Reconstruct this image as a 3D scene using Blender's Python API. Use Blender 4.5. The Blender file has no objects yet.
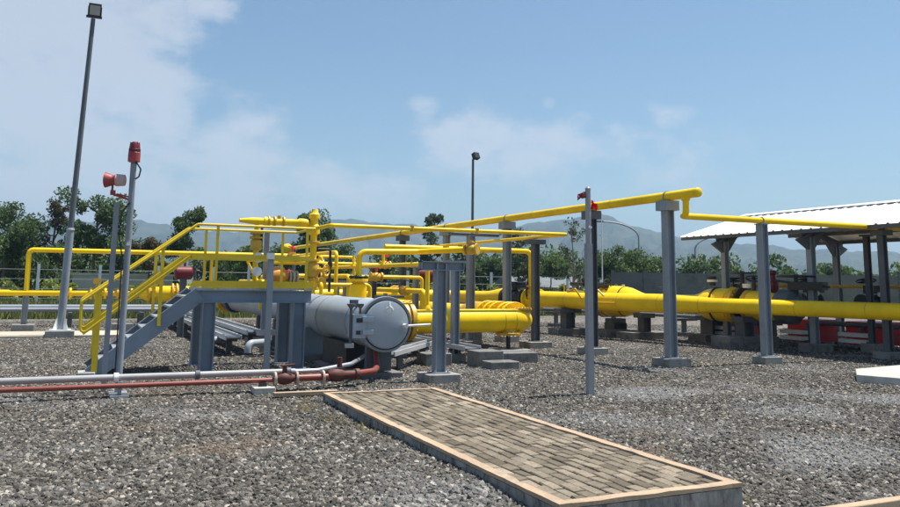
import bpy, bmesh, math, random
import numpy as np
from mathutils import Vector, Matrix

random.seed(7)
RNG = np.random.default_rng(11)
S = bpy.context.scene
COL = S.collection
R = math.radians
PI = math.pi

# ------------------------------------------------------------------ helpers
class MB:
    """collects shapes in world coordinates, then links them as ONE mesh object"""
    def __init__(self):
        self.v = []; self.f = []
    def add(self, vs, fs):
        o = len(self.v)
        self.v += [Vector(p) for p in vs]
        self.f += [tuple(i + o for i in q) for q in fs]
        return self
    def box(self, x0, x1, y0, y1, z0, z1):
        vs = [(x, y, z) for z in (z0, z1) for (x, y) in ((x0, y0), (x1, y0), (x1, y1), (x0, y1))]
        return self.add(vs, [(3, 2, 1, 0), (4, 5, 6, 7), (0, 1, 5, 4), (1, 2, 6, 5), (2, 3, 7, 6), (3, 0, 4, 7)])
    def cbox(self, c, s, rz=0.0, rx=0.0):
        M = Matrix.Translation(c) @ Matrix.Rotation(rz, 4, 'Z') @ Matrix.Rotation(rx, 4, 'X')
        vs = [M @ Vector((x * s[0] / 2, y * s[1] / 2, z * s[2] / 2)) for z in (-1, 1) for (x, y) in ((-1, -1), (1, -1), (1, 1), (-1, 1))]
        return self.add(vs, [(3, 2, 1, 0), (4, 5, 6, 7), (0, 1, 5, 4), (1, 2, 6, 5), (2, 3, 7, 6), (3, 0, 4, 7)])
    def extrude(self, p0, p1, prof, up=(0, 0, 1)):
        """prof = closed outline of (u, v): u sideways, v along up"""
        p0 = Vector(p0); p1 = Vector(p1); t = (p1 - p0).normalized()
        up = Vector(up)
        if abs(t.dot(up)) > .99: up = Vector((0, 1, 0))
        s = t.cross(up).normalized(); u = s.cross(t).normalized()
        n = len(prof)
        vs = [p + s * a + u * b for p in (p0, p1) for (a, b) in prof]
        fs = [(i, (i + 1) % n, n + (i + 1) % n, n + i) for i in range(n)]
        return self.add(vs, fs + [tuple(reversed(range(n))), tuple(range(n, 2 * n))])
    def bar(self, p0, p1, w, h, up=(0, 0, 1)):
        return self.extrude(p0, p1, [(-w / 2, -h / 2), (w / 2, -h / 2), (w / 2, h / 2), (-w / 2, h / 2)], up)
    def hbeam(self, p0, p1, w, h, t=.02, up=(0, 0, 1)):
        a = w / 2; b = h / 2
        pr = [(-a, -b), (a, -b), (a, -b + t), (t / 2, -b + t), (t / 2, b - t), (a, b - t), (a, b), (-a, b), (-a, b - t), (-t / 2, b - t), (-t / 2, -b + t), (-a, -b + t)]
        return self.extrude(p0, p1, pr, up)
    def hcol(self, x, y, z0, z1, w, d, t=.018):
        """upright H section: the two flanges face +X and -X, the web runs along X"""
        a = w / 2; b = d / 2
        pr = [(-a, -b), (-a + t, -b), (-a + t, -t / 2), (a - t, -t / 2), (a - t, -b), (a, -b), (a, b), (a - t, b), (a - t, t / 2), (-a + t, t / 2), (-a + t, b), (-a, b)]
        n = len(pr)
        vs = [(x + p, y + q, z) for z in (z0, z1) for (p, q) in pr]
        fs = [(i, (i + 1) % n, n + (i + 1) % n, n + i) for i in range(n)]
        return self.add(vs, fs + [tuple(reversed(range(n))), tuple(range(n, 2 * n))])
    def cyl(self, p0, p1, r0, r1=None, n=20, caps=True):
        r1 = r0 if r1 is None else r1
        p0 = Vector(p0); p1 = Vector(p1); t = (p1 - p0).normalized()
        up = Vector((0, 0, 1)) if abs(t.z) < .95 else Vector((0, 1, 0))
        s = t.cross(up).normalized(); u = s.cross(t).normalized()
        vs = []
        for p, r in ((p0, r0), (p1, r1)):
            vs += [p + s * (r * math.cos(2 * PI * k / n)) + u * (r * math.sin(2 * PI * k / n)) for k in range(n)]
        fs = [(k, (k + 1) % n, n + (k + 1) % n, n + k) for k in range(n)]
        if caps: fs += [tuple(reversed(range(n))), tuple(range(n, 2 * n))]
        return self.add(vs, fs)
    def lathe(self, base, axis, prof, n=28):
        """prof = [(distance along axis, radius), ...]"""
        b = Vector(base); t = Vector(axis).normalized()
        up = Vector((0, 0, 1)) if abs(t.z) < .95 else Vector((0, 1, 0))
        s = t.cross(up).normalized(); u = s.cross(t).normalized()
        vs = []
        for (d, r) in prof:
            r = max(r, 1e-4)
            vs += [b + t * d + s * (r * math.cos(2 * PI * k / n)) + u * (r * math.sin(2 * PI * k / n)) for k in range(n)]
        fs = []
        for j in range(len(prof) - 1):
            fs += [(j * n + k, j * n + (k + 1) % n, (j + 1) * n + (k + 1) % n, (j + 1) * n + k) for k in range(n)]
        m = (len(prof) - 1) * n
        fs += [tuple(reversed(range(n))), tuple(range(m, m + n))]
        return self.add(vs, fs)
    def tube(self, pts, r, bend=0.15, n=18, caps=True, dome=False):
        pts = [Vector(p) for p in pts]
        path = [pts[0]]
        for i in range(1, len(pts) - 1):
            a = pts[i - 1] - pts[i]; c = pts[i + 1] - pts[i]
            la, lc = a.length, c.length
            a.normalize(); c.normalize()
            ang = a.angle(c)
            if ang > PI - .02: path.append(pts[i]); continue
            d = min(bend / math.tan(ang / 2), la * .49, lc * .49)
            rr = d * math.tan(ang / 2)
            bis = (a + c).normalized(); cen = pts[i] + bis * (rr / math.sin(ang / 2))
            s0 = pts[i] + a * d - cen; s1 = pts[i] + c * d - cen
            sw = s0.angle(s1); steps = max(3, int(sw / R(11)))
            ax = s0.cross(s1).normalized()
            for k in range(steps + 1):
                path.append(cen + Matrix.Rotation(sw * k / steps, 3, ax) @ s0)
        path.append(pts[-1])
        clean = [path[0]]
        for p in path[1:]:
            if (p - clean[-1]).length > 1e-5: clean.append(p)
        path = clean
        radii = [r] * len(path)
        if dome:                                        # rounded cap at the last end
            t = (path[-1] - path[-2]).normalized(); e = path[-1]
            for k in range(1, 6):
                a = k * PI / 2 / 5
                path.append(e + t * (r * .55 * math.sin(a))); radii.append(max(r * math.cos(a), r * .02))
        tang = []
        for i in range(len(path)):
            if i == 0: t = path[1] - path[0]
            elif i == len(path) - 1: t = path[-1] - path[-2]
            else: t = (path[i + 1] - path[i]).normalized() + (path[i] - path[i - 1]).normalized()
            tang.append(t.normalized())
        up = Vector((0, 0, 1)) if abs(tang[0].z) < .95 else Vector((0, 1, 0))
        s = tang[0].cross(up).normalized()
        vs = []; m = len(path)
        for i in range(m):
            s = (s - tang[i] * s.dot(tang[i])).normalized(); u = s.cross(tang[i])
            vs += [path[i] + s * (radii[i] * math.cos(2 * PI * k / n)) + u * (radii[i] * math.sin(2 * PI * k / n)) for k in range(n)]
        fs = [(i * n + k, i * n + (k + 1) % n, (i + 1) * n + (k + 1) % n, (i + 1) * n + k) for i in range(m - 1) for k in range(n)]
        if caps: fs += [tuple(reversed(range(n))), tuple(range((m - 1) * n, m * n))]
        return self.add(vs, fs)
    def flange(self, c, axis, r, t, bolts=12, hub=None):
        c = Vector(c); a = Vector(axis).normalized()
        self.lathe(c - a * (t / 2), a, [(0, r * .98), (t * .08, r), (t * .92, r), (t, r * .98)], 30)
        up = Vector((0, 0, 1)) if abs(a.z) < .95 else Vector((0, 1, 0))
        s = a.cross(up).normalized(); u = s.cross(a)
        for k in range(bolts):
            q = 2 * PI * (k + .5) / bolts
            p = c + (s * math.cos(q) + u * math.sin(q)) * r * .83
            self.cyl(p - a * (t * .5 + r * .09), p + a * (t * .5 + r * .09), r * .065, n=6)
        return self
    def ring(self, c, axis, R0, r, n=28, m=8):
        c = Vector(c); a = Vector(axis).normalized()
        up = Vector((0, 0, 1)) if abs(a.z) < .95 else Vector((0, 1, 0))
        s = a.cross(up).normalized(); u = s.cross(a)
        vs = []
        for i in range(n):
            q = 2 * PI * i / n; d = s * math.cos(q) + u * math.sin(q)
            for j in range(m):
                w = 2 * PI * j / m
                vs.append(c + d * (R0 + r * math.cos(w)) + a * (r * math.sin(w)))
        fs = [(i * m + j, ((i + 1) % n) * m + j, ((i + 1) % n) * m + (j + 1) % m, i * m + (j + 1) % m) for i in range(n) for j in range(m)]
        return self.add(vs, fs)
    def wheel(self, c, axis, R0, r, spokes=4):
        self.ring(c, axis, R0, r)
        c = Vector(c); a = Vector(axis).normalized()
        up = Vector((0, 0, 1)) if abs(a.z) < .95 else Vector((0, 1, 0))
        s = a.cross(up).normalized(); u = s.cross(a)
        for k in range(spokes):
            q = 2 * PI * k / spokes
            self.cyl(c, c + (s * math.cos(q) + u * math.sin(q)) * R0, r * .8, n=8)
        self.cyl(c - a * r * 2, c + a * r * 2, r * 2.4, n=12)
        return self
    def build(self, name, mat, parent=None, smooth=True, bevel=0):
        me = bpy.data.meshes.new(name)
        vs = self.v
        if parent is not None:
            off = wloc(parent); loc = Vector((0, 0, 0))
        else:
            xs = [p.x for p in vs]; ys = [p.y for p in vs]; zs = [p.z for p in vs]
            off = Vector(((min(xs) + max(xs)) / 2, (min(ys) + max(ys)) / 2, min(zs))); loc = off
        me.from_pydata([tuple(p - off) for p in vs], [], self.f)
        bm = bmesh.new(); bm.from_mesh(me)
        bmesh.ops.recalc_face_normals(bm, faces=bm.faces)
        bm.to_mesh(me); bm.free()
        if smooth:
            me.polygons.foreach_set('use_smooth', [True] * len(me.polygons))
            me.set_sharp_from_angle(angle=R(34))
        me.materials.append(mat)
        o = bpy.data.objects.new(name, me); COL.objects.link(o)
        o.location = loc
        if parent is not None: o.parent = parent
        if bevel:
            md = o.modifiers.new('edge', 'BEVEL'); md.width = bevel; md.segments = 2; md.limit_method = 'ANGLE'
        return o

def wloc(o):
    p = Vector(o.location)
    while o.parent is not None:
        o = o.parent; p = p + Vector(o.location)
    return p

def tag(o, label=None, cat=None, group=None, kind=None):
    if label: o['label'] = label
    if cat: o['category'] = cat
    if group: o['group'] = group
    if kind: o['kind'] = kind
    return o

def thing(name, label, cat, loc, group=None, kind=None):
    o = bpy.data.objects.new(name, None); COL.objects.link(o)
    o.location = loc; o.empty_display_size = .2
    return tag(o, label, cat, group, kind)

def dup(root, loc, label, rz=None):
    r = root.copy(); COL.objects.link(r); r.location = loc; r['label'] = label
    if rz is not None: r.rotation_euler = (0, 0, rz)
    for ch in list(root.children):
        c = ch.copy(); COL.objects.link(c); c.parent = r
        for g in ch.children:
            d = g.copy(); COL.objects.link(d); d.parent = c
    return r

# ------------------------------------------------------------------ materials
def newmat(name):
    m = bpy.data.materials.new(name); m.use_nodes = True
    nt = m.node_tree; b = nt.nodes['Principled BSDF']
    return m, nt, b

def painted(name, col, rough=.45, var=.18, dirt=None, dscale=3.0, damt=.5, metal=0.0, bump=.0, fine=40.0):
    """base colour with broad mottling, an optional stain colour in patches, rough variation, light bump"""
    m, nt, b = newmat(name); N = nt.nodes; L = nt.links
    tc = N.new('ShaderNodeNewGeometry')
    n1 = N.new('ShaderNodeTexNoise'); n1.inputs['Scale'].default_value = dscale; n1.inputs['Detail'].default_value = 6; n1.inputs['Roughness'].default_value = .65
    L.new(tc.outputs['Position'], n1.inputs['Vector'])
    n2 = N.new('ShaderNodeTexNoise'); n2.inputs['Scale'].default_value = fine; n2.inputs['Detail'].default_value = 4
    L.new(tc.outputs['Position'], n2.inputs['Vector'])
    mx = N.new('ShaderNodeMix'); mx.data_type = 'RGBA'
    mx.inputs[6].default_value = (*[c * (1 - var) for c in col], 1)
    mx.inputs[7].default_value = (*[min(1, c * (1 + var)) for c in col], 1)
    L.new(n2.outputs['Fac'], mx.inputs[0])
    n0 = N.new('ShaderNodeTexNoise'); n0.inputs['Scale'].default_value = dscale * .45; n0.inputs['Detail'].default_value = 3; L.new(tc.outputs['Position'], n0.inputs['Vector'])
    hs = N.new('ShaderNodeHueSaturation'); vr = N.new('ShaderNodeMapRange'); vr.inputs[1].default_value = .3; vr.inputs[2].default_value = .7; vr.inputs[3].default_value = .86; vr.inputs[4].default_value = 1.1
    L.new(n0.outputs['Fac'], vr.inputs[0]); L.new(vr.outputs[0], hs.inputs['Value']); L.new(mx.outputs[2], hs.inputs['Color'])
    out = hs.outputs['Color']
    if dirt:
        cr = N.new('ShaderNodeMapRange'); cr.inputs[1].default_value = .5; cr.inputs[2].default_value = .78; cr.inputs[4].default_value = damt
        L.new(n1.outputs['Fac'], cr.inputs[0])
        m2 = N.new('ShaderNodeMix'); m2.data_type = 'RGBA'; m2.inputs[7].default_value = (*dirt, 1)
        L.new(cr.outputs[0], m2.inputs[0]); L.new(out, m2.inputs[6]); out = m2.outputs[2]
    L.new(out, b.inputs['Base Color'])
    rr = N.new('ShaderNodeMapRange'); rr.inputs[3].default_value = max(.05, rough - .1); rr.inputs[4].default_value = min(1, rough + .15)
    L.new(n1.outputs['Fac'], rr.inputs[0]); L.new(rr.outputs[0], b.inputs['Roughness'])
    b.inputs['Metallic'].default_value = metal
    if bump:
        bp = N.new('ShaderNodeBump'); bp.inputs['Strength'].default_value = bump; bp.inputs['Distance'].default_value = .01
        L.new(n2.outputs['Fac'], bp.inputs['Height']); L.new(bp.outputs[0], b.inputs['Normal'])
    return m

YEL = painted('yellow_paint', (.92, .60, .004), .36, .05, (.62, .36, .012), 2.6, .4)
YEL.node_tree.nodes['Principled BSDF'].inputs['Specular IOR Level'].default_value = .3
YELD = painted('ochre_paint', (.66, .40, .03), .42, .12, (.30, .15, .03), 5.0, .7)
RAILY = painted('rail_yellow', (.80, .55, .012), .45, .1, (.40, .25, .03), 4.0, .5)
GREY = painted('grey_steel_paint', (.255, .285, .32), .5, .08, (.16, .17, .18), 3.0, .5)
GREYD = painted('dark_steel_paint', (.10, .11, .122), .55, .12, (.05, .05, .05), 3.0, .5)
FRAME = painted('blue_grey_steel', (.19, .24, .30), .5, .07, (.12, .13, .14), 2.5, .5)
VES = painted('vessel_grey', (.335, .38, .425), .38, .05, (.30, .31, .31), 1.6, .5)
DOORG = painted('vessel_door_grey', (.36, .42, .475), .42, .05, (.24, .26, .28), 2.2, .4)
GALV = painted('galvanised_steel', (.42, .44, .46), .38, .12, (.28, .29, .30), 5.0, .5, metal=.55)
TRAY = painted('tray_aluminium', (.5, .51, .51), .42, .08, (.36, .35, .33), 3.0, .5, metal=.15)
SILV = painted('silver_pipe_paint', (.36, .36, .355), .4, .1, (.36, .33, .30), 3.0, .6)
REDP = painted('red_oxide_pipe', (.24, .05, .035), .42, .2, (.13, .06, .045), 6.0, .7)
RUST = painted('rusty_red_valve', (.11, .026, .018), .6, .35, (.04, .02, .014), 9.0, .8, bump=.3)
RED = painted('red_paint', (.75, .025, .025), .4, .1, (.30, .02, .02), 4.0, .4)
DRED = painted('dark_red_paint', (.17, .012, .018), .42, .12)
SIREN = painted('faded_siren_red', (.30, .04, .036), .5, .12, (.42, .17, .15), 9.0, .5)
WHITE = painted('white_paint', (.78, .78, .76), .5, .04, (.55, .54, .5), 4.0, .3)
BLACK = painted('black_enamel', (.018, .018, .02), .45, .2)
BLUE = painted('blue_paint', (.02, .045, .16), .45, .1)
ROOFM = painted('white_roof_sheet', (.80, .81, .82), .42, .03, (.62, .62, .61), 1.2, .5)
CONC = painted('weathered_concrete', (.29, .28, .26), .88, .18, (.085, .08, .072), 4.5, .95, bump=.6, fine=30)
CONCL = painted('pale_concrete', (.46, .445, .41), .88, .1, (.28, .26, .23), 2.5, .7, bump=.5, fine=30)
CONCD = painted('stained_concrete', (.17, .165, .155), .9, .25, (.04, .04, .037), 4.0, .95, bump=.7, fine=24)
TERRA = painted('ochre_edging', (.42, .305, .20), .92, .25, (.22, .185, .15), 3.0, 1.0, bump=.4, fine=35)
WALLM = painted('grey_precast_wall', (.155, .15, .145), .9, .15, (.06, .06, .058), .9, .8, bump=.5, fine=12)
WALLL = painted('cream_wall', (.44, .42, .36), .9, .08, (.26, .25, .21), 1.0, .6)
GLASSM = painted('lamp_glass', (.34, .36, .36), .12, .05)
FLAGM = painted('red_cloth', (.8, .03, .025), .8, .1)
_n = FLAGM.node_tree; _t = _n.nodes.new('ShaderNodeBsdfTranslucent'); _t.inputs['Color'].default_value = (.85, .05, .04, 1); _m = _n.nodes.new('ShaderNodeMixShader'); _m.inputs[0].default_value = .5
_n.links.new(_n.nodes['Principled BSDF'].outputs[0], _m.inputs[1]); _n.links.new(_t.outputs[0], _m.inputs[2]); _n.links.new(_m.outputs[0], _n.nodes['Material Output'].inputs['Surface'])
FLAGD = painted('faded_maroon_cloth', (.22, .05, .06), .85, .25)
TANW = painted('weathered_rail', (.50, .43, .30), .7, .1, (.33, .28, .2), 3.0, .6)
BARK = painted('bark', (.13, .10, .075), .9, .25, bump=.6, fine=18)
BARKP = painted('pale_bark', (.26, .23, .19), .9, .2, bump=.5, fine=18)

def streaked():
    m, nt, b = newmat('streaked_concrete'); N = nt.nodes; L = nt.links
    g = N.new('ShaderNodeNewGeometry')
    mp = N.new('ShaderNodeMapping'); mp.inputs['Scale'].default_value = (5, 5, 1.8); L.new(g.outputs['Position'], mp.inputs[0])
    n = N.new('ShaderNodeTexNoise'); n.inputs['Scale'].default_value = 1.3; n.inputs['Detail'].default_value = 8; n.inputs['Roughness'].default_value = .7; L.new(mp.outputs[0], n.inputs['Vector'])
    cr = N.new('ShaderNodeValToRGB'); e = cr.color_ramp.elements
    e[0].position = .36; e[0].color = (.03, .03, .028, 1); e[1].position = .66; e[1].color = (.40, .38, .345, 1); q = e.new(.47); q.color = (.20, .19, .175, 1)
    L.new(n.outputs['Fac'], cr.inputs[0]); L.new(cr.outputs[0], b.inputs['Base Color']); b.inputs['Roughness'].default_value = .92
    bp = N.new('ShaderNodeBump'); bp.inputs['Strength'].default_value = .5; bp.inputs['Distance'].default_value = .01; L.new(n.outputs['Fac'], bp.inputs['Height']); L.new(bp.outputs[0], b.inputs['Normal'])
    return m
STREAK = streaked()
def paver_mat():
    m, nt, b = newmat('concrete_pavers'); N = nt.nodes; L = nt.links
    g = N.new('ShaderNodeNewGeometry')
    cr = N.new('ShaderNodeValToRGB')
    e = cr.color_ramp.elements
    e[0].position = 0; e[0].color = (.09, .068, .044, 1); e[1].position = 1; e[1].color = (.33, .27, .19, 1)
    for p, c in ((.35, (.175, .142, .10, 1)), (.75, (.235, .195, .142, 1))):
        q = e.new(p); q.color = c
    L.new(g.outputs['Random Per Island'], cr.inputs[0])
    n = N.new('ShaderNodeTexNoise'); n.inputs['Scale'].default_value = 1.6; n.inputs['Detail'].default_value = 7; n.inputs['Roughness'].default_value = .7
    L.new(g.outputs['Position'], n.inputs['Vector'])
    mr = N.new('ShaderNodeMapRange'); mr.inputs[1].default_value = .38; mr.inputs[2].default_value = .68; mr.inputs[4].default_value = .75
    L.new(n.outputs['Fac'], mr.inputs[0])
    mx = N.new('ShaderNodeMix'); mx.data_type = 'RGBA'; mx.inputs[7].default_value = (.105, .085, .055, 1)
    L.new(mr.outputs[0], mx.inputs[0]); L.new(cr.outputs[0], mx.inputs[6])
    n2 = N.new('ShaderNodeTexNoise'); n2.inputs['Scale'].default_value = 45; n2.inputs['Detail'].default_value = 5
    L.new(g.outputs['Position'], n2.inputs['Vector'])
    m3 = N.new('ShaderNodeMix'); m3.data_type = 'RGBA'; m3.blend_type = 'OVERLAY'; m3.inputs[0].default_value = .5
    L.new(mx.outputs[2], m3.inputs[6]); L.new(n2.outputs['Fac'], m3.inputs[7])
    L.new(m3.outputs[2], b.inputs['Base Color']); b.inputs['Roughness'].default_value = .9
    bp = N.new('ShaderNodeBump'); bp.inputs['Strength'].default_value = .5; bp.inputs['Distance'].default_value = .008
    L.new(n2.outputs['Fac'], bp.inputs['Height']); L.new(bp.outputs[0], b.inputs['Normal'])
    return m
PAVER = paver_mat()

def stone_mat():
    m, nt, b = newmat('crushed_stone'); N = nt.nodes; L = nt.links
    oi = N.new('ShaderNodeObjectInfo')
    cr = N.new('ShaderNodeValToRGB'); e = cr.color_ramp.elements
    e[0].position = 0; e[0].color = (.034, .029, .023, 1); e[1].position = 1; e[1].color = (.44, .40, .34, 1)
    for p, c in ((.25, (.05, .044, .036, 1)), (.55, (.092, .083, .069, 1)), (.8, (.142, .13, .11, 1)), (.94, (.235, .217, .187, 1))):
        q = e.new(p); q.color = c
    L.new(oi.outputs['Random'], cr.inputs[0])
    n = N.new('ShaderNodeTexNoise'); n.inputs['Scale'].default_value = .55; n.inputs['Detail'].default_value = 4
    L.new(oi.outputs['Location'], n.inputs['Vector'])
    msk = None
    for cx, cy, rad in ((8.6, 8.2, 1.3), (7.3, 6.2, 1.1), (8.0, 9.9, 1.2), (11.0, 8.3, 1.0)):
        dd = N.new('ShaderNodeVectorMath'); dd.operation = 'DISTANCE'; dd.inputs[1].default_value = (cx, cy, 0); L.new(oi.outputs['Location'], dd.inputs[0])
        fr = N.new('ShaderNodeMapRange'); fr.interpolation_type = 'SMOOTHSTEP'; fr.inputs[1].default_value = rad; fr.inputs[2].default_value = rad * .15; L.new(dd.outputs['Value'], fr.inputs[0])
        if msk is None: msk = fr.outputs[0]
        else:
            mm = N.new('ShaderNodeMath'); mm.operation = 'MAXIMUM'; L.new(msk, mm.inputs[0]); L.new(fr.outputs[0], mm.inputs[1]); msk = mm.outputs[0]
    mr = N.new('ShaderNodeMapRange'); mr.inputs[1].default_value = .54; mr.inputs[2].default_value = .72; mr.inputs[4].default_value = .45
    sc_ = N.new('ShaderNodeMath'); sc_.operation = 'MULTIPLY_ADD'; sc_.inputs[1].default_value = .24; L.new(msk, sc_.inputs[0]); L.new(n.outputs['Fac'], sc_.inputs[2])
    L.new(sc_.outputs[0], mr.inputs[0])
    mx = N.new('ShaderNodeMix'); mx.data_type = 'RGBA'; mx.inputs[7].default_value = (.29, .29, .285, 1)
    L.new(mr.outputs[0], mx.inputs[0]); L.new(cr.outputs[0], mx.inputs[6])
    # rusty earth tint in a few patches
    n3 = N.new('ShaderNodeTexNoise'); n3.inputs['Scale'].default_value = .8; n3.inputs['Detail'].default_value = 3
    ad = N.new('ShaderNodeVectorMath'); ad.inputs[1].default_value = (13.1, 4.7, 0)
    L.new(oi.outputs['Location'], ad.inputs[0]); L.new(ad.outputs[0], n3.inputs['Vector'])
    mr3 = N.new('ShaderNodeMapRange'); mr3.inputs[1].default_value = .56; mr3.inputs[2].default_value = .74; mr3.inputs[4].default_value = .28
    L.new(n3.outputs['Fac'], mr3.inputs[0])
    mx3 = N.new('ShaderNodeMix'); mx3.data_type = 'RGBA'; mx3.inputs[7].default_value = (.25, .165, .095, 1)
    L.new(mr3.outputs[0], mx3.inputs[0]); L.new(mx.outputs[2], mx3.inputs[6])
    g = N.new('ShaderNodeTexCoord')
    n2 = N.new('ShaderNodeTexNoise'); n2.inputs['Scale'].default_value = 3.0; n2.inputs['Detail'].default_value = 4
    L.new(g.outputs['Object'], n2.inputs['Vector'])
    ov = N.new('ShaderNodeMix'); ov.data_type = 'RGBA'; ov.blend_type = 'OVERLAY'; ov.inputs[0].default_value = .5
    L.new(mx3.outputs[2], ov.inputs[6]); L.new(n2.outputs['Fac'], ov.inputs[7])
    L.new(ov.outputs[2], b.inputs['Base Color']); b.inputs['Roughness'].default_value = .85
    return m
STONE = stone_mat()

def gravel_base_mat():
    m, nt, b = newmat('gravel_bed'); N = nt.nodes; L = nt.links
    g = N.new('ShaderNodeNewGeometry')
    v = N.new('ShaderNodeTexVoronoi'); v.inputs['Scale'].default_value = 17; v.inputs['Randomness'].default_value = 1
    L.new(g.outputs['Position'], v.inputs['Vector'])
    sp = N.new('ShaderNodeSeparateColor'); L.new(v.outputs['Color'], sp.inputs[0])
    cr = N.new('ShaderNodeValToRGB'); e = cr.color_ramp.elements
    e[0].position = 0; e[0].color = (.028, .024, .019, 1); e[1].position = 1; e[1].color = (.30, .27, .228, 1)
    q = e.new(.5); q.color = (.112, .098, .077, 1)
    L.new(sp.outputs[0], cr.inputs[0])
    L.new(cr.outputs[0], b.inputs['Base Color']); b.inputs['Roughness'].default_value = .92
    bp = N.new('ShaderNodeBump'); bp.inputs['Strength'].default_value = .9; bp.inputs['Distance'].default_value = .03; bp.invert = True
    L.new(v.outputs['Distance'], bp.inputs['Height']); L.new(bp.outputs[0], b.inputs['Normal'])
    return m
GRAVEL = gravel_base_mat()

def ground_mat():
    m, nt, b = newmat('grassy_earth'); N = nt.nodes; L = nt.links
    g = N.new('ShaderNodeNewGeometry')
    n = N.new('ShaderNodeTexNoise'); n.inputs['Scale'].default_value = .08; n.inputs['Detail'].default_value = 9; n.inputs['Roughness'].default_value = .7
    L.new(g.outputs['Position'], n.inputs['Vector'])
    cr = N.new('ShaderNodeValToRGB'); e = cr.color_ramp.elements
    e[0].position = .35; e[0].color = (.045, .075, .022, 1); e[1].position = .68; e[1].color = (.17, .145, .07, 1)
    q = e.new(.5); q.color = (.09, .115, .035, 1)
    L.new(n.outputs['Fac'], cr.inputs[0]); L.new(cr.outputs[0], b.inputs['Base Color']); b.inputs['Roughness'].default_value = .95
    return m
GROUND = ground_mat()

def leaf_mat(name, a, b_, dry=None):
    m, nt, b = newmat(name); N = nt.nodes; L = nt.links
    g = N.new('ShaderNodeNewGeometry')
    cr = N.new('ShaderNodeValToRGB'); e = cr.color_ramp.elements
    e[0].position = 0; e[0].color = (*a, 1); e[1].position = 1; e[1].color = (*b_, 1)
    if dry: q = e.new(.9); q.color = (*b_, 1); e[2].color = (*dry, 1)
    L.new(g.outputs['Random Per Island'], cr.inputs[0])
    L.new(cr.outputs[0], b.inputs['Base Color']); b.inputs['Roughness'].default_value = .6
    t = N.new('ShaderNodeBsdfTranslucent'); L.new(cr.outputs[0], t.inputs['Color'])
    ms = N.new('ShaderNodeMixShader'); ms.inputs[0].default_value = .45
    o = N['Material Output']
    L.new(b.outputs[0], ms.inputs[1]); L.new(t.outputs[0], ms.inputs[2]); L.new(ms.outputs[0], o.inputs['Surface'])
    return m
LEAFD = leaf_mat('dark_leaves', (.04, .075, .022), (.125, .19, .06))
LEAFM = leaf_mat('green_leaves', (.04, .08, .02), (.12, .18, .045))
LEAFY = leaf_mat('yellow_green_leaves', (.12, .17, .03), (.30, .34, .08), (.42, .36, .15))
LEAFG = leaf_mat('grey_green_leaves', (.045, .065, .035), (.12, .15, .085))
LEAFR = leaf_mat('reddish_leaves', (.05, .06, .025), (.12, .10, .05), (.20, .07, .045))
GRASSM = leaf_mat('grass_blades', (.08, .11, .025), (.22, .23, .07), (.32, .28, .14))

# ------------------------------------------------------------------ camera
cam = bpy.data.cameras.new('camera'); cam_o = bpy.data.objects.new('camera', cam); COL.objects.link(cam_o)
yaw, pitch, roll = .427717, .142832, -.0127898
fwd = Vector((math.sin(yaw) * math.cos(pitch), math.cos(yaw) * math.cos(pitch), math.sin(pitch)))
rt = Vector((math.cos(yaw), -math.sin(yaw), 0)); dn = fwd.cross(rt)
r2 = rt * math.cos(roll) + dn * math.sin(roll); d2 = dn * math.cos(roll) - rt * math.sin(roll)
M = Matrix((r2, -d2, -fwd)).transposed().to_4x4(); M.translation = (0, 0, 1.6)
cam_o.matrix_world = M
cam.sensor_width = 36; cam.lens = 36 * 801.2 / 900; cam.shift_y = -(253.5 - 167.03) / 900
cam.clip_start = .1; cam.clip_end = 9000
S.camera = cam_o

# ------------------------------------------------------------------ light and sky
SUN_EL, SUN_AZ = R(71.0), R(91.5)
w = bpy.data.worlds.new('World'); S.world = w; w.use_nodes = True
nt = w.node_tree; N = nt.nodes; L = nt.links
bg = N['Background']
sky = N.new('ShaderNodeTexSky'); sky.sky_type = 'NISHITA'; sky.sun_disc = False
sky.sun_elevation = SUN_EL; sky.sun_rotation = SUN_AZ
sky.air_density = 1.1; sky.dust_density = .9; sky.ozone_density = .25; sky.altitude = 40
tcw = N.new('ShaderNodeTexCoord')
DIR = tcw.outputs['Generated']
def wmath(op, a=None, b=None):
    n = N.new('ShaderNodeMath'); n.operation = op
    for i, q in enumerate((a, b)):
        if q is None: continue
        if isinstance(q, (int, float)): n.inputs[i].default_value = q
        else: L.new(q, n.inputs[i])
    return n.outputs[0]
def blob(d, r0, r1, zs=1.0):
    """soft patch of sky round a direction"""
    v = N.new('ShaderNodeVectorMath'); v.operation = 'SUBTRACT'; v.inputs[1].default_value = Vector(d).normalized()
    L.new(DIR, v.inputs[0])
    s_ = N.new('ShaderNodeVectorMath'); s_.operation = 'MULTIPLY'; s_.inputs[1].default_value = (1, 1, zs); L.new(v.outputs[0], s_.inputs[0])
    ln = N.new('ShaderNodeVectorMath'); ln.operation = 'LENGTH'; L.new(s_.outputs[0], ln.inputs[0])
    mr = N.new('ShaderNodeMapRange'); mr.interpolation_type = 'SMOOTHSTEP'
    mr.inputs[1].default_value = r1; mr.inputs[2].default_value = r0
    L.new(ln.outputs['Value'], mr.inputs[0]); return mr.outputs[0]
def pix(x, y):
    c = r2 * ((x - 450) / 801.2) + d2 * ((y - 167.03) / 801.2) + fwd
    return c.normalized()
cn = N.new('ShaderNodeTexNoise'); cn.inputs['Scale'].default_value = 11; cn.inputs['Detail'].default_value = 9; cn.inputs['Roughness'].default_value = .58
cmap = N.new('ShaderNodeMapping'); cmap.inputs['Scale'].default_value = (1, 1, 1.7); L.new(DIR, cmap.inputs[0]); L.new(cmap.outputs[0], cn.inputs['Vector'])
tot = None
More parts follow.
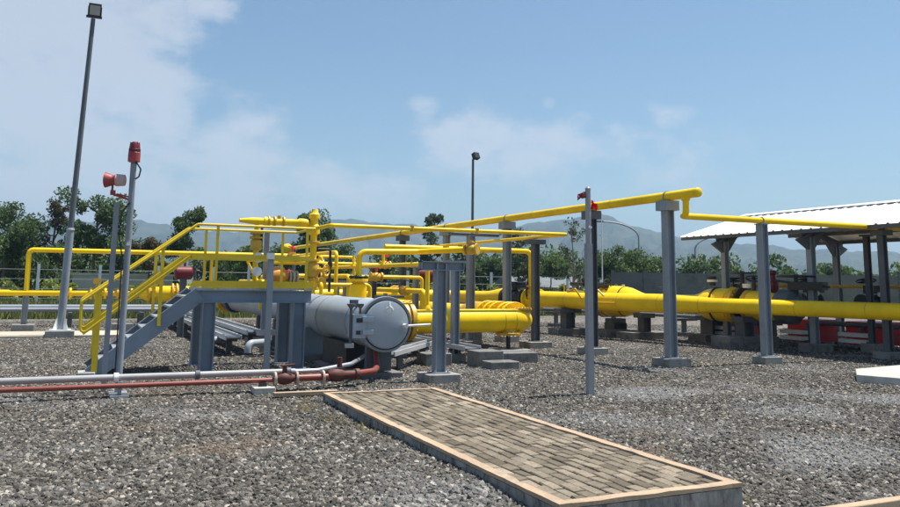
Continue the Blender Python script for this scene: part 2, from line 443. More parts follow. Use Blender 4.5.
for (d, r0, r1, zs, g_) in ((pix(50, 125), .12, .27, 1.0, .8), (pix(165, 185), .06, .24, 1.0, .72), (pix(120, 45), .01, .10, 1.0, .62), (pix(-130, 60), .05, .24, 1.0, .7), (pix(330, 190), .05, .25, 2.0, .5),
                            (pix(470, 135), .02, .13, 1.9, .7), (pix(540, 150), .02, .17, 1.9, .65), (pix(427, 112), .004, .045, 1.2, .6), (pix(480, 114), .004, .06, 1.3, .6),
                            (pix(670, 116), .006, .045, 1.3, .65), (pix(548, 103), .003, .022, 1.2, .6), (pix(215, 6), .01, .06, 1.6, .6), (pix(640, 160), .03, .17, 2.2, .55),
                            (pix(330, 128), .005, .06, 1.8, .4)):
    b_ = wmath('MULTIPLY', blob(d, r0, r1, zs), g_)
    tot = b_ if tot is None else wmath('MAXIMUM', tot, b_)
sh = wmath('ADD', tot, wmath('MULTIPLY', wmath('SUBTRACT', cn.outputs['Fac'], .5), 2.0))
cl = N.new('ShaderNodeMapRange'); cl.interpolation_type = 'SMOOTHSTEP'; cl.inputs[1].default_value = .22; cl.inputs[2].default_value = .85; cl.inputs[4].default_value = .62
L.new(sh, cl.inputs[0])
gate = wmath('MULTIPLY', cl.outputs[0], wmath('MINIMUM', wmath('MULTIPLY', tot, 6.0), 1.0))
mixw = N.new('ShaderNodeMix'); mixw.data_type = 'RGBA'; mixw.inputs[7].default_value = (6.3, 6.6, 7.1, 1)
tint = N.new('ShaderNodeMix'); tint.data_type = 'RGBA'; tint.blend_type = 'MULTIPLY'; tint.inputs[0].default_value = 1; tint.inputs[7].default_value = (.88, 1.0, 1.03, 1)
L.new(sky.outputs[0], tint.inputs[6]); L.new(gate, mixw.inputs[0]); L.new(tint.outputs[2], mixw.inputs[6])
L.new(mixw.outputs[2], bg.inputs['Color'])
bg.inputs['Strength'].default_value = .08
sun = bpy.data.lights.new('sun', 'SUN'); sun.energy = 5.0; sun.angle = R(.53); sun.color = (1, .955, .88)
sun_o = bpy.data.objects.new('sun', sun); COL.objects.link(sun_o)
sd = Vector((math.sin(SUN_AZ) * math.cos(SUN_EL), math.cos(SUN_AZ) * math.cos(SUN_EL), math.sin(SUN_EL)))
sun_o.rotation_euler = sd.to_track_quat('Z', 'Y').to_euler(); sun_o.location = (20, 20, 60)

vs_ = S.view_settings; vs_.view_transform = 'Standard'; vs_.look = 'None'; vs_.exposure = .6; vs_.gamma = 1; vs_.use_curve_mapping = False
S.cycles.use_denoising = True
S.cycles.max_bounces = 6; S.cycles.volume_bounces = 0; S.cycles.transparent_max_bounces = 8

# ------------------------------------------------------------------ setting: ground, gravel, hills
def gh(x, y):
    """height of the gravel surface"""
    h = -.012
    if y < 6.6 and x > 4.3: h -= .10 * min(1, (6.6 - y) / 1.8) * min(1, (x - 4.3) / .5)
    if y < 9.5 and x < 3.3: h += .02 * min(1, (9.5 - y) / 4)
    if 2.2 < x < 5.4 and 4.7 < y < 11:
        e_ = min(abs(x - 3.0), abs(x - 4.6)); h += .06 * max(0, 1 - e_ / .5) * (.6 + .4 * math.sin(y * 2.3) * math.sin(y * .9 + x))
    h += .012 * math.sin(x * 1.7 + .6 * y) * math.sin(y * 1.3 - .4 * x)
    return h
g = MB(); g.add([(-3200, 4.55, -.16), (3200, 4.55, -.16), (3200, 6000, -.16), (-3200, 6000, -.16)], [(0, 1, 2, 3)])
tag(g.build('ground', GROUND), 'green and brown grassland stretching from the gravel yard to the hills', 'ground', kind='structure')
g = MB(); g.add([(-3200, -800, -.5), (3200, -800, -.5), (3200, 4.4, -.5), (-3200, 4.4, -.5)], [(0, 1, 2, 3)])
tag(g.build('lower_ground', CONCD), 'lower concrete apron in front of the yard kerb', 'ground', kind='structure')
g = MB(); g.box(-40, 2.94, 4.48, 4.57, -.52, -.03); g.box(4.66, 40, 4.48, 4.57, -.52, -.03)
tag(g.build('kerb', TERRA, bevel=.008), 'concrete kerb with orange soil stains at the yard edge', 'kerb', kind='structure')

def gravel_mesh():
    xs = np.concatenate([np.linspace(-9, -2.5, 14)[:-1], np.linspace(-2.5, 13, 63)[:-1], np.linspace(13, 60, 40)])
    ys = np.concatenate([np.linspace(4.56, 16, 47)[:-1], np.linspace(16, 36, 34)])
    vs = [(x, y, gh(x, y) if y < 34 else -.05) for y in ys for x in xs]
    nx = len(xs)
    fs = []
    for j in range(len(ys) - 1):
        for i in range(nx - 1):
            cx, cy = (xs[i] + xs[i + 1]) / 2, (ys[j] + ys[j + 1]) / 2
            fs.append((j * nx + i, j * nx + i + 1, (j + 1) * nx + i + 1, (j + 1) * nx + i))
    me = bpy.data.meshes.new('gravel'); me.from_pydata(vs, [], fs)
    at = me.attributes.new('dens', 'FLOAT', 'POINT')
    P = np.array(vs); r = np.hypot(P[:, 0], P[:, 1])
    # only within a wide wedge round the camera's view
    az = np.degrees(np.arctan2(P[:, 0], P[:, 1]))
    d = np.where(r < 9, 1750, np.where(r < 14, 1150, np.where(r < 22, 600, np.where(r < 34, 260, 0)))).astype(float)
    d *= np.where((az > -22) & (az < 68), 1, .0)
    inw = (P[:, 0] > 3.05) & (P[:, 0] < 4.55) & (P[:, 1] < 10.4)
    d[inw] = 0
    at.data.foreach_set('value', d.astype(np.float32))
    me.materials.append(GRAVEL)
    o = bpy.data.objects.new('gravel', me); COL.objects.link(o)
    return o
grav = gravel_mesh()
tag(grav, 'coarse grey brown crushed stone covering the whole yard', 'gravel', kind='stuff')
stone_col = bpy.data.collections.new('stones')
for k in range(7):
    bm = bmesh.new(); bmesh.ops.create_icosphere(bm, subdivisions=1, radius=1)
    rr = random.Random(k)
    sc = (1, rr.uniform(.6, .9), rr.uniform(.45, .75))
    for v in bm.verts:
        v.co = Vector((v.co.x * sc[0], v.co.y * sc[1], v.co.z * sc[2])) * rr.uniform(.72, 1.2)
    for c in range(3):                              # chip flat faces off
        nrm = Vector((rr.gauss(0, 1), rr.gauss(0, 1), rr.gauss(0, 1))).normalized(); lim = rr.uniform(.42, .6)
        for v in bm.verts:
            t = v.co.dot(nrm)
            if t > lim: v.co -= nrm * (t - lim)
    me = bpy.data.meshes.new('stone'); bm.to_mesh(me); bm.free(); me.materials.append(STONE)
    so = bpy.data.objects.new('stone', me); stone_col.objects.link(so)
def gravel_nodes(o):
    t = bpy.data.node_groups.new('scatter_stones', 'GeometryNodeTree')
    t.interface.new_socket('Geometry', in_out='INPUT', socket_type='NodeSocketGeometry')
    t.interface.new_socket('Geometry', in_out='OUTPUT', socket_type='NodeSocketGeometry')
    n = t.nodes; l = t.links
    gi = n.new('NodeGroupInput'); go = n.new('NodeGroupOutput')
    na = n.new('GeometryNodeInputNamedAttribute'); na.data_type = 'FLOAT'; na.inputs['Name'].default_value = 'dens'
    dp = n.new('GeometryNodeDistributePointsOnFaces'); l.new(gi.outputs[0], dp.inputs['Mesh']); l.new(na.outputs['Attribute'], dp.inputs['Density'])
    ci = n.new('GeometryNodeCollectionInfo'); ci.inputs['Collection'].default_value = stone_col
    ci.inputs['Separate Children'].default_value = True; ci.inputs['Reset Children'].default_value = True
    io = n.new('GeometryNodeInstanceOnPoints'); io.inputs['Pick Instance'].default_value = True
    l.new(dp.outputs['Points'], io.inputs['Points']); l.new(ci.outputs[0], io.inputs['Instance'])
    rr = n.new('FunctionNodeRandomValue'); rr.data_type = 'FLOAT_VECTOR'
    rr.inputs[0].default_value = (-.6, -.6, 0); rr.inputs[1].default_value = (.6, .6, 6.28)
    l.new(rr.outputs[0], io.inputs['Rotation'])
    rs = n.new('FunctionNodeRandomValue'); rs.data_type = 'FLOAT'
    rs.inputs[2].default_value = 0; rs.inputs[3].default_value = 1; rs.inputs['Seed'].default_value = 3
    pw = n.new('ShaderNodeMath'); pw.operation = 'POWER'; pw.inputs[1].default_value = 1.8; l.new(rs.outputs[1], pw.inputs[0])
    mr = n.new('ShaderNodeMapRange'); mr.inputs[3].default_value = .012; mr.inputs[4].default_value = .043; l.new(pw.outputs[0], mr.inputs[0])
    l.new(mr.outputs[0], io.inputs['Scale'])
    jg = n.new('GeometryNodeJoinGeometry'); l.new(gi.outputs[0], jg.inputs[0]); l.new(io.outputs[0], jg.inputs[0])
    l.new(jg.outputs[0], go.inputs[0])
    md = o.modifiers.new('stones', 'NODES'); md.node_group = t
gravel_nodes(grav)

def hillmat():
    m, nt, b = newmat('forested_hills'); N = nt.nodes; L = nt.links
    g = N.new('ShaderNodeNewGeometry'); n = N.new('ShaderNodeTexNoise'); n.inputs['Scale'].default_value = .012; n.inputs['Detail'].default_value = 10; n.inputs['Roughness'].default_value = .7
    L.new(g.outputs['Position'], n.inputs['Vector'])
    cr = N.new('ShaderNodeValToRGB'); e = cr.color_ramp.elements
    e[0].position = .35; e[0].color = (.02, .035, .015, 1); e[1].position = .7; e[1].color = (.085, .095, .045, 1)
    L.new(n.outputs['Fac'], cr.inputs[0]); L.new(cr.outputs[0], b.inputs['Base Color']); b.inputs['Roughness'].default_value = 1
    return m
HILL = hillmat()
def hills(name, label, ridge, rng, r_in, r_out, seed):
    """heightfield; ridge = (picture x, picture y of the skyline) at distance rng"""
    rx = [p[0] for p in ridge]
    nr = np.random.default_rng(seed); ph = nr.uniform(0, 6.28, 12)
    xs = np.linspace(rx[0], rx[-1], 170)
    dist = np.concatenate([np.linspace(r_in, rng, 22), np.linspace(rng, r_out, 9)[1:]])
    vs = []
    for x in xs:
        y = np.interp(x, rx, [p[1] for p in ridge]); d = pix(x, y)
        hx = math.hypot(d.x, d.y); top = d.z / hx * rng + 1.6
        top += 2.2 * (math.sin(x * .11 + ph[0]) + .7 * math.sin(x * .23 + ph[1]) + .5 * math.sin(x * .51 + ph[2]))
        for q in dist:
            t = (q - r_in) / (rng - r_in) if q <= rng else (r_out - q) / (r_out - rng)
            t = max(0, min(1, t)); hgt = top * (t ** 1.25)
            hgt += top * .13 * t * (1 - t) * 2 * (math.sin(x * .09 + q * .006 + ph[3]) + math.sin(x * .21 - q * .011 + ph[4]) + .6 * math.sin(x * .47 + q * .02 + ph[5]))
            vs.append((d.x / hx * q, d.y / hx * q, max(hgt, -1) if t > 0 else -3))
    n = len(dist)
    fs = [(i * n + j, (i + 1) * n + j, (i + 1) * n + j + 1, i * n + j + 1) for i in range(len(xs) - 1) for j in range(n - 1)]
    m = MB(); m.add(vs, fs)
    return tag(m.build(name, HILL), label, 'hills', kind='structure')
hills('hills', 'low blue hill range behind the trees on the far side',
      [(-400, 236), (-250, 226), (-120, 221), (0, 217), (45, 220), (100, 222), (140, 220), (185, 228), (240, 233), (290, 226), (330, 219), (352, 220), (410, 225), (470, 229), (530, 236), (600, 250), (640, 262)], 2300, 1500, 2900, 3)
hills('mountain', 'blue mountain with a rounded peak rising behind the treeline',
      [(400, 262), (440, 246), (480, 236), (520, 225), (545, 222), (570, 218), (590, 215), (607, 215), (620, 221), (640, 228), (660, 233), (690, 238), (740, 243), (800, 249), (860, 251), (920, 253), (1000, 257), (1150, 262), (1300, 268)], 2100, 1150, 2700, 5)

# air: one closed box of even haze round everything
m, nt2, b_ = newmat('haze_air')
nt2.nodes.remove(b_)
pv = nt2.nodes.new('ShaderNodeVolumePrincipled'); pv.inputs['Color'].default_value = (.42, .63, .92, 1); pv.inputs['Density'].default_value = .00030
pv.inputs['Anisotropy'].default_value = .2
nt2.links.new(pv.outputs[0], nt2.nodes['Material Output'].inputs['Volume'])
g = MB(); g.box(-3300, 3300, -900, 3900, -2, 215)
hz = g.build('haze', m, smooth=False); tag(hz, 'pale bluish haze filling the air over the plain', 'haze', kind='stuff')

# ------------------------------------------------------------------ paved walkway
t = thing('path', 'raised walkway of grey concrete pavers with an ochre edging', 'path', (3.8, 7.6, 0), kind='structure')
WX0, WX1, WY0, WY1, WZ = 3.0, 4.6, 4.76, 10.5, .15
g = MB(); g.box(WX0 + .004, WX1 - .004, WY0 + .004, WY1 - .004, -.5, WZ - .036); g.build('base', STREAK, t)
g = MB(); g.box(WX0 + .09, WX1 - .09, WY0 + .09, WY1 - .09, WZ - .034, WZ - .027); g.build('joint_sand', painted('joint_dirt', (.045, .037, .027), .95, .3), t)
g = MB(); e = .088
rj = random.Random(12)
def strip(p0, p1, wd):
    # one edging strip with a slightly worn, hand trowelled outline
    p0 = Vector(p0); p1 = Vector(p1); dv = (p1 - p0).normalized(); sv = Vector((-dv.y, dv.x, 0)); n = max(2, int((p1 - p0).length / .11)); vs = []
    for k in range(n + 1):
        c = p0.lerp(p1, k / n); j1, j2, j3 = rj.uniform(-.006, .006), rj.uniform(-.005, .005), rj.uniform(-.004, .002)
        if rj.random() < .06: j1 -= .012; j3 -= .006
        a = c + sv * (wd / 2 + j1); b = c - sv * (wd / 2 + j2)
        vs += [a + Vector((0, 0, WZ + j3)), b + Vector((0, 0, WZ + j3 * .5)), b + Vector((0, 0, WZ - .03)), a + Vector((0, 0, WZ - .03))]
    fs = [(4 * k + q, 4 * k + (q + 1) % 4, 4 * k + 4 + (q + 1) % 4, 4 * k + 4 + q) for k in range(n) for q in range(4)] + [(3, 2, 1, 0), (4 * n, 4 * n + 1, 4 * n + 2, 4 * n + 3)]
    g.add(vs, fs)
strip((WX0 + e / 2, WY1, 0), (WX0 + e / 2, WY0, 0), e); strip((WX1 - e / 2, WY0, 0), (WX1 - e / 2, WY1, 0), e)
strip((WX1 - e - .002, WY0 + e / 2, 0), (WX0 + e + .002, WY0 + e / 2, 0), e); strip((WX0 + e + .002, WY1 - e / 2, 0), (WX1 - e - .002, WY1 - e / 2, 0), e)
g.build('edging', TERRA, t)
g = MB(); ncol = 13; pw = (WX1 - WX0 - 2 * e - .01) / ncol; pl = .212; rr = random.Random(5)
for c in range(ncol):
    y = WY0 + e + .006 - (pl / 2 if c % 2 else 0)
    while y < WY1 - e:
        y0, y1 = max(y, WY0 + e + .004), min(y + pl - .017, WY1 - e - .004)
        if y1 - y0 > .03:
            x0 = WX0 + e + .006 + c * pw; x1 = x0 + pw - .016
            z = WZ - .012 + rr.uniform(-.004, .004); s1, s2 = rr.uniform(-.003, .003), rr.uniform(-.003, .003); q = .006
            top = [(x0 + q, y0 + q, z - s1 - s2), (x1 - q, y0 + q, z + s1 - s2), (x1 - q, y1 - q, z + s1 + s2), (x0 + q, y1 - q, z - s1 + s2)]
            mid = [(x0, y0, z - .007), (x1, y0, z - .007), (x1, y1, z - .007), (x0, y1, z - .007)]
            low = [(p[0], p[1], WZ - .034) for p in mid]
            g.add(top + mid + low, [(0, 1, 2, 3)] + [(4 + i, 4 + (i + 1) % 4, (i + 1) % 4, i) for i in range(4)] + [(8 + i, 8 + (i + 1) % 4, 4 + (i + 1) % 4, 4 + i) for i in range(4)])
        y += pl
g.build('pavers', PAVER, t, smooth=False)

# ------------------------------------------------------------------ pipe supports
def support(label, x, y, ztop, w=.21, d=.2, plate=(.34, .34, .03), plinth=(.66, .66, .14), mat=None, beam=None, group='painted steel pipe supports', clamp=None):
    mat = mat or GREY
    w *= .76; d *= .76; plinth = (plinth[0] * .74, plinth[1] * .74, plinth[2]); plate = (plate[0] * .8, plate[1] * .8, plate[2])
    t = thing('pipe_support', label, 'pipe support', (x, y, 0), group)
    pz = plinth[2]
    g = MB(); g.hcol(x, y, pz + .02, ztop - plate[2], w, d, .022); g.build('column', mat, t)
    if plinth: g = MB(); g.box(x - plinth[0] / 2, x + plinth[0] / 2, y - plinth[1] / 2, y + plinth[1] / 2, -.2, pz); g.build('plinth', CONC, t, bevel=.012)
    g = MB(); g.box(x - w * .8, x + w * .8, y - d * .85, y + d * .85, pz, pz + .018)
    for sx in (-1, 1):
        for sy in (-1, 1): g.cyl((x + sx * w * .62, y + sy * d * .68, pz + .01), (x + sx * w * .62, y + sy * d * .68, pz + .05), .014, n=6)
    g.build('base_plate', mat, t)
    if beam:
        g = MB(); bx0, bx1, bh = beam; g.hbeam((bx0, y, ztop - bh / 2), (bx1, y, ztop - bh / 2), .16, bh, .016)
        for q in (bx0 + .004, bx1 - .004): g.box(q - .004, q + .004, y - .08, y + .08, ztop - bh, ztop)
        g.build('cross_beam', mat, t)
    else:
        g = MB(); g.box(x - plate[0] / 2, x + plate[0] / 2, y - plate[1] / 2, y + plate[1] / 2, ztop - plate[2], ztop); g.build('top_plate', mat, t)
    if clamp:
        cr, axis = clamp                                # U bolt over the pipe that lies on the plate
        g = MB(); pts = []
        for k in range(11):
            a = PI * k / 10; o_ = (cr + .012) * math.cos(a); z = ztop + cr + (cr + .012) * math.sin(a)
            pts.append((x + o_, y, z) if axis == 'Y' else (x, y + o_, z))
        lo0 = (pts[0][0], pts[0][1], ztop - .05); lo1 = (pts[-1][0], pts[-1][1], ztop - .05)
        g.tube([lo0] + pts + [lo1], .012, .03, 8); g.build('clamp', mat, t)
    return t
support('tall bluish grey column on a plinth under the domed end of the overhead pipe', 10.92, 13.12, 3.315, .25, .24, (.42, .42, .2), (.74, .74, .15), clamp=(.095, 'Y'))
support('dark steel column with a low plinth right behind the slim flag post', 10.92, 15.85, 3.315, .25, .24, (.42, .42, .2), (.7, .7, .15), GREYD, clamp=(.095, 'Y'))
support('grey column under the overhead pipe just beyond the yellow elbow with the bolted flange', 10.92, 20.0, 3.315, .25, .24, (.45, .45, .2), (.7, .7, .15), clamp=(.095, 'Y'))
support('grey column under the overhead pipe behind the yellow globe valve', 10.92, 24.15, 3.315, .25, .24, (.45, .45, .2), (.7, .7, .15), clamp=(.095, 'Y'))
support('farthest column carrying the overhead pipe, behind the grey receiver vessel', 10.92, 28.15, 3.315, .25, .24, (.5, .5, .2), (.7, .7, .15), GREYD, clamp=(.095, 'Y'))
support('bluish grey column carrying the thin branch pipe in front of the shelter', 13.22, 12.85, 2.93, .24, .22, (.28, .28, .02), (.66, .5, .15), clamp=(.065, 'X'))
support('dark plinthed column holding the thin branch pipe under the shelter eave', 16.95, 12.85, 2.93, .2, .2, (.42, .42, .12), (.74, .6, .15), GREYD, clamp=(.065, 'X'))
support('dark column under the shelter roof beside the last thin pipe column', 18.35, 14.35, 2.95, .18, .16, (.3, .3, .05), (.6, .5, .2), GREYD)
support('short column with a wide I beam head at the near end of the paved walkway', 5.45, 12.3, 1.94, .24, .22, (.3, .3, .03), (.76, .72, .13), beam=(5.09, 5.86, .15))
support('bare light grey column close behind the short I beam support', 7.18, 15.4, 2.05, .18, .22, (.5, .3, .05), (.5, .5, .12))
support('tall grey column with a thin cross arm beside the yellow globe valve', 9.16, 18.73, 2.86, .24, .22, (.32, .3, .04), (.6, .6, .14), beam=(8.55, 9.95, .07))
support('T shaped dark column on a block plinth at the corner of the thin pipe loop', 10.6, 17.9, 2.715, .22, .22, (.62, .3, .12), (.86, .8, .15), GREYD)
support('low grey column behind the vessel door, second of the row beyond the receiver', 9.06, 22.2, 2.05, .2, .2, (.3, .3, .04), (.5, .5, .12))
support('low grey column behind the vessel top with the horizontal pipe above it', 8.12, 23.3, 2.0, .2, .2, (.3, .3, .04), (.5, .5, .12), GREYD)
support('squat grey column behind the steel platform railing end', 6.9, 22.0, 1.62, .3, .26, (.9, .3, .12), (.5, .5, .12))

# ------------------------------------------------------------------ pipelines
def pipeline(name, label, loc, group='yellow gas pipelines'):
    return thing(name, label, 'pipeline', loc, group)

# overhead pipe along the walkway direction
t = pipeline('overhead_pipe', 'high long yellow pipe with a domed end sloping across the sky on tall columns', (10.92, 19, 3.41))
g = MB(); g.tube([(10.92, 47, 3.41), (10.92, 12.2, 3.41)], .095, dome=True, n=22); g.build('pipe', YEL, t)
for y_ in (15.0, 18.5, 23.2, 27.0, 32): g = MB(); g.lathe((10.92, y_, 3.41), (0, 1, 0), [(0, .092), (.005, .1), (.015, .1), (.02, .092)], 24); g.build('weld_bead', YELD, t)
g = MB(); g.tube([(10.92, 12.56, 3.4), (10.92, 12.56, 2.995), (11.08, 12.85, 2.995), (20.5, 12.85, 2.995)], .065, .13, 18); g.build('branch_pipe', YEL, t)
g = MB(); g.lathe((10.92, 12.56, 3.27), (0, 0, 1), [(0, .067), (.02, .09), (.1, .09)]); g.build('branch_collar', YEL, t)
g = MB(); g.lathe((10.92, 47.6, 3.41), (0, -1, 0), [(0, .03), (.1, .2), (.5, .3), (.9, .3), (1.3, .2), (1.5, .1)]); g.build('end_filter', YEL, t)
g = MB(); g.cyl((10.92, 45, 0), (10.92, 45, 3.32), .1); g.build('end_leg', GREYD, t)

# main header
ML0 = Vector((14.22, 22.47)); MD = Vector((.2063, -.9785)); MN = Vector((.9785, .2063))
def ml(s, off=0, z=1.08):
    p = ML0 + MD * s + MN * off; return Vector((p.x, p.y, z))
AX = (MD.x, MD.y, 0)
t = pipeline('main_pipeline', 'thick yellow main pipeline crossing the yard on low piers in front of the shelter', ml(3, 0, 0))
g = MB(); g.lathe(ml(-.95), AX, [(0, .265), (5.05, .265), (6.4, .215), (6.8, .19), (13.4, .19)], 40); g.build('pipe', YEL, t)
g = MB(); g.lathe(ml(-9.9), AX, [(0, .215), (6.1, .215), (6.5, .25), (7.0, .33), (7.15, .33)], 36); g.build('reducer_pipe', YEL, t)
for s_, r_ in ((.4, .265), (2.6, .265), (4.1, .265), (5.45, .215), (8.2, .19), (9.9, .19), (-5.6, .215)): g = MB(); g.lathe(ml(s_), AX, [(0, r_ - .004), (.006, r_ + .006), (.016, r_ + .006), (.022, r_ - .004)], 40); g.build('weld_bead', YELD, t)
g = MB()
for s, r in ((-9.9, .36), (-9.55, .36), (-9.1, .33)): g.flange(ml(s), AX, r, .1, 14)
g.lathe(ml(-10.3), AX, [(0, .05), (.08, .2), (.2, .27), (.4, .27)])
g.build('blind_flange', YELD, t)
vb = MB(); vb.lathe(ml(-2.72), AX, [(0, .33), (.1, .33), (.14, .24), (.35, .3), (.75, .3), (.95, .24), (1.0, .33), (1.1, .33)])
vb.build('valve_body', BLACK, t)
g = MB(); g.cyl(ml(-2.2, 0, 1.3), ml(-2.2, 0, 1.62), .1); g.cbox(ml(-2.2, 0, 1.55), (.75, .34, .2), .1); g.cyl(ml(-2.2, 0, 1.6), ml(-1.35, -.2, 1.6), .05); g.build('gearbox', BLACK, t)
g = MB(); g.wheel(ml(-1.3, -.25, 1.42), (.8, -.6, 0), .34, .018); g.build('handwheel', BLACK, t)
g = MB(); g.flange(ml(-1.5), AX, .34, .09, 16); g.lathe(ml(-1.45), AX, [(0, .265), (.5, .265)]); g.build('flange', YEL, t)
g = MB(); g.flange(ml(-1.0), AX, .34, .08, 16); g.build('flange', YEL, t)
g = MB(); g.cyl(ml(1.2, 0, 1.3), ml(1.2, 0, 1.52), .035); g.cyl(ml(1.5, -.05, 1.32), ml(.4, -.05, 1.4), .022); g.cyl(ml(.2, 0, 1.33), ml(.2, 0, 1.55), .02); g.build('small_valve', YELD, t)
g = MB(); g.tube([ml(1.25, -.28, 1.15), ml(1.05, -.36, 1.45), ml(.7, -.34, 1.35)], .03, .05, 8); g.tube([ml(1.9, -.3, 1.05), ml(2.6, -.3, 1.05)], .018); g.tube([ml(1.45, -.3, 1.35), ml(1.65, -.34, .9)], .03, .05, 8); g.tube([ml(1.75, -.29, 1.3), ml(1.95, -.34, 1.45), ml(2.2, -.3, 1.25)], .028, .05, 8); g.build('bleed_valve', YELD, t)

# second line behind it, with two large reducers
t = pipeline('scraper_line', 'bulging yellow line with two big reducers running close behind the main pipeline', ml(3, .85, 0))
g = MB(); g.lathe(ml(1.3, .85), AX, [(0, .44), (.12, .47), (.65, .47), (.95, .42), (1.3, .30), (1.5, .25), (3.3, .25), (3.5, .30), (3.75, .41), (3.95, .45), (4.5, .45)], 40); g.build('barrel', YEL, t)
for s_, r_ in ((1.05, .49), (1.25, .49), (5.95, .47), (6.35, .42)): g = MB(); g.flange(ml(s_, .85), AX, r_, .11, 20); g.build('flange', YELD, t)
g = MB(); g.lathe(ml(5.86, .85), AX, [(0, .5), (.15, .3), (.3, .3), (.45, .4), (.9, .4), (1.3, .33), (1.35, .33)], 30); g.build('valve_body', YEL, t)
g = MB(); g.lathe(ml(7.2, .85), AX, [(0, .38), (.1, .44), (.45, .44), (.55, .3), (.62, .28)], 30); g.build('insulated_pipe', GREYD, t)
for s_ in (1.15, 2.02, 5.35, 6.15): g = MB(); g.lathe(ml(s_, .85), AX, [(0, .46), (.008, .485 if s_ != 2.02 else .462), (.035, .485 if s_ != 2.02 else .462), (.045, .46)], 36); g.build('gasket', BLACK, t)
g = MB(); g.lathe(ml(.6, .85, 1.35), (0, 0, 1), [(0, .2), (.12, .2), (.14, .23), (.2, .23), (.22, .13), (.42, .13)]); g.cyl(ml(.75, .75, 1.55), ml(1.5, .6, 1.58), .09); g.wheel(ml(1.55, .55, 1.58), (MD.x, MD.y, .1), .17, .02); g.build('bonnet', BLACK, t)
g = MB(); g.cyl(ml(.55, .85, 1.3), ml(.55, .85, 1.75), .12); g.cbox(ml(.5, .85, 1.66), (.4, .34, .2), .5); g.cyl(ml(.5, .6, 1.6), ml(.0, .5, 1.6), .06); g.build('actuator', BLACK, t)
g = MB(); g.lathe(ml(.1, .85), AX, [(0, .3), (.5, .34), (.85, .34), (.93, .5)], 30); g.build('valve_body', GREYD, t)
g = MB(); g.cyl(ml(5.2, .85, 1.6), ml(5.2, .85, 1.72), .09); g.cyl(ml(5.2, .85, 1.76), ml(5.2, .85, 1.86), .12); g.build('vent_cap', BLACK, t)
g = MB(); g.cyl(ml(5.2, .85, 1.70), ml(5.2, .85, 1.765), .14); g.build('gauge', WHITE, t)
g = MB(); g.cyl(ml(6.3, .85, 1.55), ml(6.3, .85, 1.66), .13); g.build('gauge', WHITE, t)
g = MB(); g.cyl(ml(1.95, .85, 1.53), ml(1.95, .85, 1.6), .045); g.build('gauge', WHITE, t)
g = MB(); g.cyl(ml(6.15, .85, 1.4), ml(6.15, .85, 2.0), .06); g.wheel(ml(6.15, .85, 1.95), (0, 0, 1), .3, .02); g.cyl(ml(6.5, .85, 1.4), ml(6.5, .85, 1.78), .05); g.wheel(ml(6.5, .85, 1.8), (.3, .2, 1), .2, .02); g.build('handwheel', BLACK, t)
g = MB(); g.cbox(ml(8.0, .85, 1.62), (.3, .9, .2), .25); g.wheel(ml(7.7, .85, 1.86), (0, 0, 1), .45, .025); g.cyl(ml(7.7, .85, 1.4), ml(7.7, .85, 1.9), .05); g.cyl(ml(7.2, .7, 1.75), ml(8.6, .8, 1.6), .03); g.build('gearbox', BLACK, t)

def pier(label, p, cap=.78, w=.5, foot=(1.3, .75, .22), stem=.26):
    t = thing('pipe_pier', label, 'pipe pier', (p[0], p[1], 0), 'low concrete piers under the big pipelines')
    g = MB(); g.box(p[0] - foot[0] / 2, p[0] + foot[0] / 2, p[1] - foot[1] / 2, p[1] + foot[1] / 2, -.2, foot[2]); g.build('footing', CONCD, t, bevel=.012)
    g = MB(); g.hcol(p[0], p[1], foot[2], cap - .14, stem, stem, .02); g.build('stem', GREYD, t)
    g = MB(); g.box(p[0] - w / 2, p[0] + w / 2, p[1] - .2, p[1] + .2, cap - .14, cap); g.build('saddle', GREYD, t)
    return t
pier('low pier with a saddle plate under the main pipeline right of the T shaped column', ml(.35), .815, .8, (1.1, .6, .2), .34)
pier('pier on a long stained footing under the flanged end of the scraper line', ml(1.6, .85), .55, .5, (1.3, .8, .22), .5)
pier('pier with a dark stem beneath the first big reducer of the scraper line', ml(2.75, .85), .75, .5, (1.5, .8, .2), .28)
pier('dark pier behind the tallest pipe column with a broad cap', ml(4.2, 2.2), .72, .95, (1.25, .75, .18), .5)
pier('pier with a grey stem standing in the shade of the shelter edge', ml(6.4, .5), .80, .5, (1.7, .7, .3), .34)

# grey conduit rack between and behind
t = thing('conduit_rack', 'low dark conduit rack running behind the main pipeline', 'conduit rack', ml(2, 3.2, 0))
g = MB()
for o_, z in ((2.9, .62), (3.2, .62), (3.5, .6)): g.cyl(ml(-8, o_, z), ml(12, o_, z), .055, n=12)
g.build('conduit', GREYD, t)
for s in (-6.5, -3.5, -.6, 2.4, 5.4, 8.4):
    g = MB(); p = ml(s, 3.2, 0); g.box(p.x - .5, p.x + .5, p.y - .06, p.y + .06, .46, .54); g.box(p.x - .06, p.x + .06, p.y - .06, p.y + .06, .1, .46); g.box(p.x - .25, p.x + .25, p.y - .2, p.y + .2, -.1, .1); g.build('trestle', GREYD, t)

